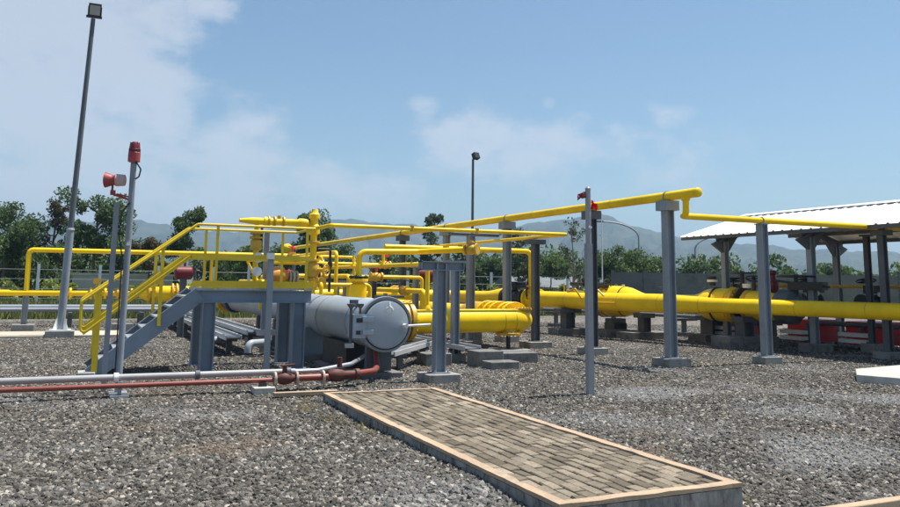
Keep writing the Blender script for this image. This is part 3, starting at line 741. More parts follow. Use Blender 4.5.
# bypass with the big elbow at the vessel
t = pipeline('cross_pipe', 'yellow pipe turning straight down behind the handwheel of the main pipeline', (13.85, 23.6, 1.3))
g = MB(); g.tube([(8.6, 23.7, 2.67), (13.86, 23.7, 2.67), (13.86, 23.7, 1.3)], .085, .2, 16); g.build('pipe', YEL, t)
g = MB(); g.flange((13.86, 23.7, 1.5), (0, 0, 1), .17, .05, 8); g.build('flange', YELD, t)
t = pipeline('bypass_pipe', 'smooth thick yellow pipe with a rounded elbow beside the grey vessel', (8, 16.6, 0))
g = MB(); g.tube([(5.6, 16.6, .735), (9.62, 16.6, .745), (9.62, 26.5, .76)], .262, .42, 34); g.build('pipe', YEL, t)
for x_ in (6.48, 6.62): g = MB(); g.flange((x_, 16.6, .735), (1, 0, 0), .42, .1, 18); g.build('flange', YELD, t)
for x_ in (7.4, 8.9, 9.19): g = MB(); g.lathe((x_, 16.6, .74), (1, 0, 0), [(0, .258), (.006, .268), (.016, .268), (.022, .258)], 40); g.build('weld_bead', YELD, t)
for y in (17.25, 17.5, 17.95, 18.25, 18.6): g = MB(); g.flange((9.62, y, .75), (0, 1, 0), .40, .10, 18); g.build('flange', YEL, t)
g = MB(); g.lathe((9.62, 18.6, .75), (0, 1, 0), [(0, .3), (.5, .36), (.9, .36), (1.3, .28)]); g.build('valve_body', YELD, t)
g = MB(); g.flange((9.5, 16.72, 1.0), (0, 0, 1), .26, .05, 16); g.lathe((9.5, 16.72, .9), (0, 0, 1), [(0, .2), (.1, .2)]); g.build('top_flange', YELD, t)
g = MB(); g.flange((9.1, 16.6, .44), (0, 0, 1), .3, .06, 14); g.lathe((9.1, 16.6, .43), (0, 0, 1), [(0, .2), (.16, .2)]); g.build('drain_flange', YELD, t)
g = MB(); g.cyl((9.1, 16.6, .05), (9.1, 16.6, .42), .05); g.build('prop', BLACK, t)
g = MB(); g.tube([(7.05, 16.6, .95), (7.05, 16.6, 2.0), (7.05, 26, 2.0)], .05, .1, 14); g.lathe((7.05, 16.6, .97), (0, 0, 1), [(0, .1), (.05, .09), (.12, .055)]); g.build('vent_pipe', YEL, t)
for y in (19.5, 22.0): g = MB(); g.cyl((7.05, y, 1.97), (7.05, y, 2.32), .035); g.flange((7.05, y, 2.03), (0, 0, 1), .085, .03, 6); g.build('drop_leg', YEL, t)

# thin loop of pipe over the yard
t = pipeline('instrument_pipe', 'thin pale yellow pipe making a pointed corner above the T shaped column', (10.6, 16.6, 2.7))
g = MB(); g.tube([(4.75, 17.75, 2.76), (4.75, 16.45, 2.76), (10.62, 16.45, 2.775), (10.62, 29, 2.775)], .043, .06, 12); g.build('pipe', YEL, t)
for x in (6.6, 8.2): g = MB(); g.cyl((x, 16.45, 2.70), (x, 16.45, 2.83), .052, n=12); g.build('weld_collar', YELD, t)

# riser with a valve to the yellow globe valve
t = pipeline('globe_valve_pipe', 'yellow pipe from a thick nozzle bending to a flanged globe valve', (5.8, 17.5, 1.3))
g = MB(); g.tube([(5.74, 17.5, 1.6), (5.74, 17.5, 2.26), (7.2, 17.5, 2.30), (7.95, 16.55, 2.34)], .066, .16, 16); g.build('pipe', YEL, t)
g = MB(); g.lathe((5.74, 17.5, 1.1), (0, 0, 1), [(0, .19), (.42, .19), (.47, .1), (.6, .085)]); g.flange((5.74, 17.5, 1.62), (0, 0, 1), .22, .06, 10); g.build('nozzle', YEL, t)
g = MB(); g.flange((5.74, 17.5, 1.69), (0, 0, 1), .22, .05, 10); g.build('flange', BLACK, t)
dv = Vector((.62, -.78, .03)).normalized(); c = Vector((7.95, 16.55, 2.34))
g = MB(); g.flange(c + dv * .02, dv, .125, .035, 8); g.lathe(c, dv, [(0, .07), (.05, .08), (.09, .11), (.15, .125), (.21, .11), (.26, .08), (.3, .08)]); g.flange(c + dv * .3, dv, .135, .04, 8); g.cyl(c + dv * .15, c + dv * .15 + Vector((0, 0, .2)), .05); g.flange(c + dv * .15 + Vector((0, 0, .16)), (0, 0, 1), .08, .03, 6); g.build('globe_valve', YELD, t)

# riser stack above the receiver
t = pipeline('vent_stack', 'upright yellow vent stack with bolted fittings and a tee at its top', (4.75, 17.8, 1.2))
g = MB(); g.tube([(4.75, 17.8, 1.25), (4.75, 17.8, 3.0)], .075, n=18); g.lathe((4.75, 17.8, 2.62), (0, 0, 1), [(0, .08), (.03, .13), (.2, .13), (.24, .09), (.36, .09), (.38, .12), (.46, .12), (.5, .08), (.58, .06)]); g.build('pipe', YEL, t)
for z in (1.42, 1.62, 2.05, 2.45): g = MB(); g.flange((4.75, 17.8, z), (0, 0, 1), .15, .05, 8); g.build('flange', YELD, t)
g = MB(); g.lathe((4.75, 17.8, 1.66), (0, 0, 1), [(0, .1), (.1, .15), (.25, .15), (.35, .1)]); g.cyl((4.75, 17.8, 1.83), (4.95, 17.6, 1.83), .05); g.wheel((5.0, 17.55, 1.83), (1, -1, 0), .13, .014); g.build('valve', YELD, t)
g = MB(); g.tube([(4.75, 17.8, 2.3), (5.15, 17.8, 2.3), (5.15, 17.8, 1.35)], .03, .05, 10); g.cyl((5.15, 17.8, 1.9), (5.15, 17.8, 2.02), .055); g.build('gauge_line', BLACK, t)
g = MB(); g.lathe((4.62, 17.8, 2.88), (-1, 0, 0), [(0, .075), (.1, .1), (.2, .1), (.26, .075), (.9, .075), (.92, .1), (1.0, .1), (1.02, .075), (1.25, .075), (1.54, .04)], 20); g.build('header', YEL, t)
g = MB()
for x in (4.05, 3.85, 3.72): g.flange((x, 17.8, 2.88), (1, 0, 0), .125, .035, 8)
g.cyl((3.95, 17.8, 2.95), (3.95, 17.8, 3.02), .04); g.build('flange', YELD, t)
g = MB(); g.tube([(4.75, 17.8, 2.12), (4.75, 21.2, 2.12), (6.8, 24, 2.12)], .055, .2, 12); g.build('side_pipe', YEL, t)

t = pipeline('regulator_riser', 'yellow upright pipe with an orange valve and white gauges behind the platform railing', (3.5, 18, 1.2))
g = MB(); g.tube([(3.5, 17.95, 2.86), (3.5, 17.95, 1.55), (4.6, 17.95, 1.55)], .06, .1, 14); g.build('pipe', YEL, t)
g = MB(); g.lathe((3.5, 17.95, 2.25), (0, 0, 1), [(0, .1), (.04, .13), (.2, .13), (.24, .09), (.34, .09)]); g.flange((3.5, 17.95, 2.52), (0, 0, 1), .15, .04, 8); g.flange((3.5, 17.95, 2.62), (0, 0, 1), .15, .04, 8); g.build('relief_valve', YELD, t)
g = MB(); g.cyl((3.6, 17.9, 2.3), (3.6, 17.9, 2.75), .03); g.build('sensing_line', BLACK, t)
g = MB(); g.lathe((3.78, 17.9, 1.68), (1, 0, 0), [(0, .14), (.05, .2), (.2, .22), (.34, .2), (.38, .1), (.44, .1)]); g.build('regulator', painted('orange_paint', (.62, .24, .02), .45, .15), t)
for x in (4.26, 4.33, 4.42): g = MB(); g.flange((x, 17.9, 1.66), (1, 0, 0), .15, .03, 8); g.build('flange', TANW, t)
g = MB(); g.lathe((3.52, 17.8, 2.08), (0, -1, 0), [(0, .11), (.08, .11)]); g.build('gauge', WHITE, t)
g = MB(); g.lathe((3.5, 17.8, 1.78), (.1, -1, 0), [(0, .1), (.08, .1)]); g.cyl((3.36, 17.9, 1.5), (3.36, 17.9, 1.9), .03); g.build('gauge', WHITE, t)

t = pipeline('manifold', 'crowded manifold of thin yellow pipes and flanged valves behind the receiver vessel', (7, 24, 0))
for z, x, y0, y1, r_ in ((1.55, 5.3, 19, 30, .05), (1.72, 6.3, 20, 31, .06), (2.35, 6.1, 20.5, 33, .05), (1.35, 8.4, 20, 31, .07)):
    g = MB(); g.tube([(x, y0, .6), (x, y0, z), (x, y1, z), (x + .4, y1, z - .7)], r_, .12, 12); g.build('pipe', YEL, t)
for z, y, x0, x1, r_ in ((1.72, 21.6, 4.4, 9.0, .05), (2.12, 24.2, 5.0, 10.6, .055), (1.5, 19.2, 4.4, 6.6, .05), (2.45, 28.0, 4.0, 9.0, .05)):
    g = MB(); g.tube([(x0, y, z - .9), (x0, y, z), (x1, y, z), (x1, y, z - 1.1)], r_, .1, 12); g.build('pipe', YEL, t)
rm = random.Random(4)
for x, y, z in ((5.3, 19.2, 1.55), (5.9, 21.6, 1.72), (7.6, 21.6, 1.72), (6.3, 22.6, 1.72), (6.6, 24.2, 2.12), (8.8, 24.2, 2.12), (8.4, 21.4, 1.35), (5.3, 22.4, 1.55), (6.1, 25.4, 2.35)):
    g = MB(); ax_ = (1, 0, 0) if y in (21.6, 24.2) else (0, 1, 0); c = Vector((x, y, z)); a = Vector(ax_)
    g.flange(c - a * .16, ax_, .13, .04, 8); g.flange(c + a * .16, ax_, .13, .04, 8); g.lathe(c - a * .15, ax_, [(0, .07), (.06, .11), (.15, .13), (.24, .11), (.3, .07)]); vv = g.build('valve', YELD, t)
    g = MB(); g.cyl(c, c + Vector((0, 0, .3)), .03); g.wheel(c + Vector((0, 0, .3)), (rm.uniform(-.2, .2), rm.uniform(-.2, .2), 1), .13, .014); g.build('handwheel', BLACK if rm.random() < .6 else RED, vv)
for x, y, h in ((6.3, 21, 1.6), (6.3, 26, 1.6), (8.4, 23, 1.25), (6.1, 23.5, 2.28), (5.3, 25, 1.48)): g = MB(); g.box(x - .05, x + .05, y - .05, y + .05, 0, h); g.box(x - .18, x + .18, y - .1, y + .1, -.1, .12); g.build('stand', GREY, t)

# far pipes on the left
t = pipeline('loop_pipe', 'thin yellow pipe rising from the low header into a tall goalpost shaped loop', (-1.4, 27, 0))
g = MB(); g.tube([(-1.4, 27, 1.15), (-1.42, 27, 2.4), (7.5, 27, 2.42), (7.5, 27, 1.2)], .07, .12, 16); g.build('pipe', YEL, t)
t = pipeline('header_pipe', 'low yellow header pipe with a row of small valves behind the stairs', (0, 27, 0))
g = MB(); g.tube([(-9, 27, 1.13), (1.75, 27, 1.13)], .09, n=18); g.build('pipe', YEL, t)
g = MB(); g.lathe((1.7, 27, 1.13), (1, 0, 0), [(0, .1), (.12, .16), (.3, .25), (2.4, .25), (2.7, .18), (5, .18), (11, .18)]); g.build('wide_pipe', YEL, t)
for x in (-.35, .35, .75, 1.1, 1.5, 2.0, 2.7, 3.9, 4.3):
    g = MB(); r_ = .17 if x < 1.7 else .33
    g.flange((x, 27, 1.13), (1, 0, 0), r_, .06, 10); g.flange((x + .13, 27, 1.13), (1, 0, 0), r_, .06, 10); g.build('flange', YELD if x > 1 else YEL, t)
for x in (.5, 1.25, 2.3, 3.4): g = MB(); g.cyl((x, 27, 1.2), (x, 27, 1.5), .04); g.cbox((x, 26.95, 1.5), (.22, .16, .16)); g.build('small_valve', YELD, t)
for x, lab in ((-1.4, 'short grey post with a square footing below the left loop of yellow pipe'), (1.3, 'short grey post under the valves of the low header pipe'), (-6, 'short grey post under the low header pipe at the edge of the yard')):
    tt = thing('header_post', lab, 'pipe support', (x, 27, 0)); g = MB(); g.hcol(x, 27, .2, 1.04, .16, .16); g.build('post', GREY, tt); g = MB(); g.box(x - .3, x + .3, 26.7, 27.3, -.2, .22); g.build('plinth', CONC, tt, bevel=.01)

# silver and red pipes in the foreground
t = thing('silver_pipe', 'silver grey pipe running low across the gravel in front of the stairs', 'pipe', (1, 12.1, 0))
g = MB(); g.tube([(-6, 12.1, .255), (3.02, 12.1, .255)], .045, .2, 16); g.build('pipe', SILV, t)
g = MB(); g.tube([(3.0, 12.1, .255), (3.35, 12.1, .255), (4.0, 12.45, .30), (4.45, 13.1, .36)], .034, .2, 14); g.build('side_pipe', GALV, t)
for x in (.55, 1.62, 2.92): g = MB(); g.cyl((x - .03, 12.1, .255), (x + .03, 12.1, .255), .064); g.build('coupling', GREYD if x > 1 else WHITE, t)
t = thing('drain_pipe', 'rusty red drain pipe with bolted valves beside the silver pipe', 'pipe', (1, 12.02, 0))
g = MB(); g.tube([(-6, 12.0, .155), (2.72, 12.0, .155)], .034, .1, 14); g.tube([(2.95, 12.0, .17), (3.62, 12.0, .17), (4.35, 12.35, .19), (4.62, 12.95, .19), (4.62, 13.1, .45)], .05, .12, 16); g.build('pipe', REDP, t)
g = MB(); g.lathe((2.72, 12.0, .17), (1, 0, 0), [(0, .045), (.05, .075), (.12, .092), (.2, .075), (.27, .045)], 18); g.cyl((2.84, 12.0, .2), (2.84, 12.0, .36), .035); g.cyl((2.78, 12.0, .35), (2.98, 11.95, .37), .015); g.build('valve', RUST, t)
g = MB(); g.flange((2.70, 12.0, .17), (1, 0, 0), .1, .03, 8); g.flange((3.02, 12.0, .17), (1, 0, 0), .1, .03, 8); g.flange((3.42, 12.0, .17), (1, 0, 0), .1, .03, 8); g.build('flange', painted('pale_flange', (.46, .36, .30), .6, .2, (.2, .08, .05), 9, .7), t)
g = MB(); g.lathe((3.5, 12.0, .19), (1, .1, 0), [(0, .055), (.05, .09), (.13, .10), (.2, .09), (.26, .06), (.42, .06), (.44, .085), (.5, .085)], 20); g.cyl((3.68, 12.02, .3), (3.68, 12.02, .45), .04); g.build('check_valve', RUST, t)
for x, lab in ((.6, 'thin plate foot under the silver pipe by the siren pole'), (2.52, 'white block foot under the red drain pipe near the walkway')):
    tt = thing('concrete_rest' if x > 1 else 'steel_rest', lab, 'pipe rest', (x, 12.05, 0)); g = MB()
    if x > 1: g.box(x - .15, x + .15, 11.78, 12.06, -.05, .075); g.build('block', CONCL, tt, bevel=.008); g = MB(); g.cbox((x, 11.97, .1), (.1, .1, .05)); g.build('pad', BLACK, tt)
    else: g.box(x - .12, x + .12, 11.93, 12.17, -.02, .03); g.build('plate', GALV, tt); g = MB(); g.box(x - .025, x + .025, 12.02, 12.08, .03, .2); g.build('stem', GREY, tt)
g = MB(); g.cbox((3.0, 11.35, .035), (.9, .12, .05), -.03); tag(g.build('timber_offcut', TERRA), 'orange brown strip lying at the far corner of the walkway', 'strip')
# ------------------------------------------------------------------ receiver vessel
t = thing('receiver_vessel', 'big grey horizontal pipeline receiver with a round hinged door', 'vessel', (4.7, 15, 0))
VX, VZ = 4.7, .89
g = MB(); g.lathe((VX, 12.98, VZ), (0, 1, 0), [(0, .41), (4.5, .41), (4.75, .385), (5.2, .3), (5.3, .285), (13.9, .285)], 48); g.build('barrel', VES, t)
g = MB()
for y in (13.75, 15.7, 17.45): g = MB(); g.lathe((VX, y, VZ), (0, 1, 0), [(0, .411), (.01, .421), (.03, .421), (.04, .411)], 40); g.build('weld_band', GREY, t)
g = MB(); g.lathe((VX, 12.88, VZ), (0, 1, 0), [(0, .435), (.02, .447), (.15, .447), (.2, .412)], 48); g.build('door_ring', VES, t)
d = MB(); d.lathe((VX, 12.76, VZ), (0, 1, 0), [(0, .02), (0, .375), (.004, .382), (.022, .386), (.022, .402), (.10, .402), (.115, .39)], 48); door = d.build('door', DOORG, t)
g = MB(); g.ring((VX, 12.79, VZ), (0, 1, 0), .405, .012, 48, 8); g.build('dark_gap_ring', BLACK, door)  # black ring standing in for the shaded gap between door and clamp ring
g = MB(); g.lathe((VX, 12.80, VZ), (0, 1, 0), [(0, .412), (0, .455), (.02, .462), (.07, .462), (.08, .445)], 48); g.build('clamp_ring', GREY, t)
g = MB(); g.box(VX - .60, VX - .38, 12.7, 12.74, VZ - .21, VZ + .17); g.box(VX - .60, VX - .56, 12.74, 13.0, VZ - .21, VZ + .17); g.box(VX - .45, VX - .26, 12.66, 12.70, VZ + .06, VZ + .13); g.box(VX - .45, VX - .26, 12.66, 12.70, VZ - .15, VZ - .08); g.build('hinge_bracket', DOORG, door)
g = MB(); g.box(VX - .55, VX - .45, 12.685, 12.698, VZ + .04, VZ + .11); g.box(VX - .55, VX - .48, 12.685, 12.698, VZ - .15, VZ - .09); g.build('hinge_slot', BLACK, door)
g = MB(); g.cyl((VX - .62, 12.78, VZ - .3), (VX - .62, 12.78, VZ + .30), .025); g.cyl((VX - .45, 12.82, VZ + .17), (VX - .45, 12.82, VZ + .3), .02); g.lathe((VX - .62, 12.78, VZ + .27), (0, 0, 1), [(0, .03), (.05, .07), (.07, .07)]); g.lathe((VX - .45, 12.82, VZ + .27), (0, 0, 1), [(0, .03), (.05, .06), (.07, .06)]); g.build('hinge_pin', GREYD, door)
g = MB(); g.cbox((VX - .64, 12.76, VZ - .33), (.14, .06, .07)); g.build('tag_plate', CONCL, door)
g = MB(); g.ring((VX + .02, 12.70, VZ + .24), (.25, 1, 0), .05, .016, 18, 8); g.cyl((VX + .02, 12.7, VZ + .29), (VX + .02, 12.72, VZ + .37), .02); g.build('lifting_eye', WHITE, door)
g = MB(); g.cyl((VX + .30, 12.66, VZ - .02), (VX + .72, 12.60, VZ), .02); g.cyl((VX + .3, 12.62, VZ - .02), (VX + .3, 12.75, VZ - .02), .035); g.build('door_handle', WHITE, door)
g = MB(); g.cbox((VX + .1, 12.95, VZ + .455), (.5, .14, .04)); g.cbox((VX - .36, 13.45, VZ + .33), (.12, .12, .12)); g.build('top_lug', GREYD, t)
for y in (16.4,): g = MB(); g.box(VX - .5, VX + .44, y - .07, y + .07, .12, VZ - .24); g.build('saddle', FRAME, t)
g = MB(); g.box(VX - .36, VX + .12, 13.8, 15.3, .05, VZ - .36); g.build('saddle', BLACK, t)  # solid black block stands for both saddle and shadow under the barrel
g = MB(); g.box(VX - .22, VX + .22, 13.1, 13.22, .1, VZ - .36); g.build('saddle', GREYD, t)
g = MB(); g.box(VX - .55, VX + .55, 16.1, 16.7, -.1, .12); g.box(VX - .5, VX + .4, 13.0, 15.4, -.1, .08); g.build('plinth', CONCD, t, bevel=.01)
g = MB(); g.lathe((VX, 26.9, VZ), (0, 1, 0), [(0, .3), (.08, .36), (.5, .36), (.62, .3), (1.5, .3)], 28); g.build('insulating_joint', BLUE, t)
g = MB(); g.lathe((VX, 28.5, VZ), (0, 1, 0), [(0, .28), (5.5, .28)], 28); g.flange((VX, 28.6, VZ), (0, 1, 0), .4, .1, 14); g.build('outlet_pipe', YEL, t)
g = MB()
for y in (18.5, 20.6, 22.7): g.box(VX - .16, VX + .16, y - .1, y + .1, .0, VZ - .27)
g.build('leg', GREYD, t)

# ------------------------------------------------------------------ access platform with stairs
t = thing('access_platform', 'blue grey steel platform with yellow railings and a flight of stairs', 'platform', (3, 15.3, 0))
FX = (2.1, 3.70); FY, RY = 14.78, 15.95
for x in FX:
    for y in (FY, RY): g = MB(); g.hcol(x, y, .02, 1.2, .23, .22, .02); g.box(x - .16, x + .16, y - .15, y + .15, -.02, .02); g.build('column', FRAME, t)
g = MB(); g.hbeam((1.88, FY - .02, 1.30), (3.93, FY - .02, 1.30), .12, .22, .016); g.hbeam((1.88, RY + .02, 1.30), (3.93, RY + .02, 1.30), .12, .22, .016)
g.hbeam((1.94, FY + .06, 1.30), (1.94, RY - .06, 1.30), .1, .2, .014); g.hbeam((3.87, FY + .06, 1.30), (3.87, RY - .06, 1.30), .1, .2, .014)
g.build('deck_beam', FRAME, t)
g = MB(); nb = 34
for k in range(nb):
    x = 1.90 + k * (2.03 / (nb - 1)); g.box(x - .006, x + .006, FY - .07, RY + .07, 1.414, 1.45)
for k in range(9): y = FY - .06 + k * (RY - FY + .12) / 8; g.box(1.89, 3.93, y - .005, y + .005, 1.42, 1.444)
g.build('grating', GALV, t)
g = MB(); g.box(1.95, 3.94, FY - .098, FY - .078, 1.452, 1.57); g.box(1.95, 3.94, RY + .078, RY + .098, 1.452, 1.57); g.box(3.94, 3.952, FY - .07, RY + .07, 1.452, 1.57); g.build('toe_board', RAILY, t)
def rail(pts, r=.024): g = MB(); g.tube(pts, r, .06, 12); return g
fy, ry = FY - .11, RY + .11
s = 1.30 / 1.66                                            # stair slope (rise over run)
def stair_z(x): return 1.42 - (1.92 - x) * (1.38 / 1.64)
for y, nm in ((fy, 'front'), (ry, 'rear')):
    x1 = 3.94
    g = rail([(x1, y, 2.555), (1.83, y, 2.555), (.06, y, 1.21), (.07, y, .66), (1.72, y, 2.0)]); g.build('handrail', RAILY, t)
    g = MB(); g.box(1.74, x1, y - .008, y + .008, 1.965, 2.04); g.build('mid_rail', RAILY, t)
    g = MB(); g.extrude((.10, y, .70), (1.74, y, 2.0), [(-.008, -.04), (.008, -.04), (.008, .04), (-.008, .04)]); g.build('mid_rail', RAILY, t)
    for x in ((2.18, 3.80) if y == fy else (2.17, 3.66)): g = MB(); g.box(x - .025, x + .025, y + .0085, y + .018, 1.42, 2.545); g.build('post', RAILY, t)
    for x, w_ in ((.32, .045), (1.28, .028)): g = MB(); g.box(x - w_, x + w_, y + .009, y + .02, max(.05, stair_z(x) - .08), 1.21 + (x - .06) * .76 - .01); g.build('post', RAILY, t)
for y in (FY - .02, RY + .02):
    g = MB(); g.extrude((.26, y, .0), (1.94, y, 1.34), [(-.035, -.13), (.035, -.13), (.035, -.112), (-.023, -.112), (-.023, .112), (.035, .112), (.035, .13), (-.035, .13)] if y > 15 else [(.035, -.13), (.035, -.112), (.035, .13), (-.035, .13), (-.035, .112), (.02, .112), (.02, -.112), (-.035, -.112), (-.035, -.13)]); g.build('stringer', FRAME, t)
for k in range(7):
    z = .24 + k * .178; x = 1.92 - (1.42 - z) * 1.64 / 1.38 - .02
    g = MB(); g.box(x - .11, x + .11, FY + .02, RY - .02, z - .03, z)
    g.build('tread', GALV, t)
g = MB(); g.tube([(3.94, fy, 2.555), (3.94, ry, 2.555)], .024, n=12); g.box(3.932, 3.948, fy + .01, ry - .01, 1.965, 2.04); g.build('end_rail', RAILY, t)
g = MB(); g.box(.08, .34, 14.6, 15.0, -.05, .07); tag(g.build('stair_footing', CONCL, bevel=.01), 'white concrete block under the foot of the stairs', 'concrete block')

# ------------------------------------------------------------------ poles
def square_post(name, label, x, y, z, w_, mat, cat='post'):
    t = thing(name, label, cat, (x, y, 0)); g = MB(); g.extrude((x, y, 0), (x, y, z), [(-w_, -w_), (w_, -w_), (w_, -w_ + .012), (-w_ + .012, -w_ + .012), (-w_ + .012, w_), (-w_, w_)]); g.build('angle', mat, t); return t
t = thing('siren_pole', 'grey pole with a red horn loudspeaker and a red beacon on top', 'siren pole', (.6, 12.42, 0))
g = MB(); g.cyl((.6, 12.42, .02), (.6, 12.42, 3.28), .045, .042, 18); g.build('pole', GREY, t)
g = MB(); g.box(.48, .72, 12.3, 12.54, -.02, .022); g.build('base_plate', GALV, t)
bx, by = .6, 12.42
g = MB(); g.lathe((bx, by, 3.27), (0, 0, 1), [(0, .05), (.01, .085), (.14, .085), (.15, .075)]); g.cbox((bx - .03, by - .07, 3.3), (.08, .05, .08)); be = g.build('beacon', SIREN, t)
g = MB(); g.lathe((bx, by, 3.42), (0, 0, 1), [(0, .072), (.1, .072), (.14, .055), (.155, .02)]); g.build('lens', DRED, be)
g = MB(); g.ring((bx, by, 3.46), (0, 0, 1), .078, .006, 20, 6)
for k in range(6): a = k * PI / 3; g.cyl((bx + .079 * math.cos(a), by + .079 * math.sin(a), 3.42), (bx + .06 * math.cos(a), by + .06 * math.sin(a), 3.57), .005, n=6)
g.build('guard', DRED, be)
hv = Vector((-.94, .33, 0)).normalized(); hc = Vector((bx - .10, by + .0, 3.0))
g = MB(); g.lathe(hc, hv, [(0, .05), (.01, .075), (.13, .085), (.15, .072), (.165, .07), (.185, .08), (.25, .105), (.275, .112), (.27, .098), (.2, .05)], 28); hn = g.build('horn', SIREN, t)
g = MB(); g.lathe(hc - hv * .002, hv, [(0, .06), (.008, .082), (.12, .09), (.13, .08)], 24); g.build('driver', painted('faded_pink', (.55, .36, .34), .5, .15), hn)
g = MB(); g.tube([(bx - .02, by, 2.72), (bx - .26, by + .07, 2.80), (bx - .26, by + .07, 2.93)], .016, .03, 8); g.tube([(bx - .02, by, 2.76), (bx - .2, by + .05, 2.80)], .012); g.cbox((bx - .25, by + .07, 2.82), (.07, .05, .07)); g.build('bracket', SIREN, t)
g = MB(); g.tube([(bx + .03, by - .04, 3.27), (bx + .10, by - .05, 3.17), (bx + .08, by - .05, 3.06), (bx + .03, by - .05, 3.02)], .011, .04, 8); g.tube([(bx - .02, by - .05, 2.68), (bx - .12, by - .02, 2.52), (bx - .13, by, 2.2), (bx - .07, by - .04, 1.9), (bx - .055, by - .03, .3)], .01, .1, 8); g.build('cable', BLACK, t)
g = MB(); g.cbox((bx + .0, by - .05, 2.08), (.05, .03, .04)); g.build('clip', WHITE, t)
t = thing('channel_post', 'slim slotted channel post standing close beside the siren pole', 'post', (.50, 12.9, 0))
g = MB(); g.extrude((.42, 12.7, 0), (.42, 12.7, 2.70), [(-.035, -.035), (.035, -.035), (.035, .035), (.02, .035), (.02, -.02), (-.02, -.02), (-.02, .035), (-.035, .035)])
for k in range(18): g.cbox((.42, 12.68, .2 + k * .14), (.076, .02, .03))
g.build('channel', GREY, t)
t = thing('lamp_post', 'tall leaning grey floodlight pole with one lamp, on a concrete plinth', 'lamp post', (-.38, 24.6, 0))
LX, LY = -.38, 24.6
top = Vector((-.17, 24.6, 9.0)); mid = Vector((-.325, 24.6, 2.9))
g = MB(); g.cyl((LX, LY, .2), mid, .105, .10, 18); g.cyl(mid, mid + Vector((.002, 0, .06)), .115, .09, 18); g.build('lower_pole', GREY, t)
g = MB(); g.cyl(mid, top, .078, .06, 18); g.build('upper_pole', GREYD, t)
g = MB(); g.box(LX - .36, LX + .36, LY - .34, LY + .34, -.1, .17); g.build('plinth', CONC, t, bevel=.012)
g = MB(); g.box(LX - .27, LX + .27, LY - .25, LY + .25, .17, .195)
for a in range(4):
    ca, sa = math.cos(a * PI / 2 + PI / 4), math.sin(a * PI / 2 + PI / 4)
    g.add([(LX + ca * .1 - sa * .008, LY + sa * .1 + ca * .008, .195), (LX + ca * .27, LY + sa * .27, .195), (LX + ca * .1, LY + sa * .1, .62), (LX + ca * .1 + sa * .008, LY + sa * .1 - ca * .008, .195)], [(0, 1, 2), (3, 2, 1), (0, 2, 3), (0, 3, 1)])
g.build('base_plate', WHITE, t)
g = MB(); g.cbox(top + Vector((.02, 0, .06)), (.42, .1, .05)); g.cbox(top + Vector((-.14, -.04, .2)), (.03, .06, .3)); g.cbox(top + Vector((.2, -.04, .2)), (.03, .06, .3)); g.build('bracket', BLACK, t)
g = MB(); g.cbox(top + Vector((.03, -.02, .27)), (.34, .16, .36), 0, .4); fl = g.build('floodlight', BLACK, t)
g = MB(); g.cbox(top + Vector((.03, -.098, .235)), (.27, .012, .28), 0, .4); g.build('lens', GLASSM, fl)
t = thing('lamp_post', 'distant thin dark floodlight pole standing behind the overhead pipe', 'lamp post', (22.6, 46, -.1))
g = MB(); g.cyl((22.6, 46, -.2), (22.6, 46, 9.5), .1, .075, 12); g.build('pole', GREYD, t)
g = MB(); g.cbox((22.75, 45.9, 9.7), (.42, .3, .4), .3, -.4); g.build('floodlight', BLACK, t)
def street_lamp(label, x, y, h, reach, sgn):
    t = thing('street_lamp', label, 'street lamp', (x, y, -.1), 'curved street lamps beyond the wall')
    dx = r2.x * sgn; dy = r2.y * sgn
    g = MB(); pts = [(x, y, -.2), (x, y, h * .8)]
    for k in range(1, 9): a = PI / 2 * k / 8; pts.append((x + dx * reach * (1 - math.cos(a)), y + dy * reach * (1 - math.cos(a)), h * .8 + h * .2 * math.sin(a)))
    g.tube(pts, .075, .3, 8); g.build('pole', GREY, t)
    g = MB(); e_ = pts[-1]; g.cbox((e_[0] + dx * .35, e_[1] + dy * .35, e_[2]), (.9, .28, .14), math.atan2(dy, dx)); g.build('lamp_head', GREYD, t)
street_lamp('thin curved street lamp arching to the left, nearest the slim flag post', 50.4, 65, 7.8, 3.6, -1)
street_lamp('thin curved street lamp with a rightward arm above the dark wall', 55.5, 62.7, 6.4, 2.4, 1)
street_lamp('faint curved street lamp seen between the columns of the shelter', 66.5, 58.5, 6.3, 2.2, 1)
for lab, x, y, z, r_ in (('thin white pole with a small fitting rising right of the slim flag post', 26.6, 37.6, 5.6, .035), ('thin grey mast behind the middle of the shelter', 40, 33.5, 5.3, .045), ('thin dark mast far behind the shelter columns', 60, 50, 5.4, .06)):
    t = thing('mast', lab, 'mast', (x, y, -.1)); g = MB(); g.cyl((x, y, -.2), (x, y, z), r_, r_ * .8, 8); g.build('pole', WHITE if r_ < .04 else GREYD, t)
    if r_ < .04: g = MB(); g.cbox((x - .12, y - .05, 1.75), (.16, .1, .2)); g.build('fitting', WHITE, t)
    else: g = MB(); g.cyl((x, y, z), (x, y, z + .25), r_ * .3, n=6); g.build('finial', GREYD, t)
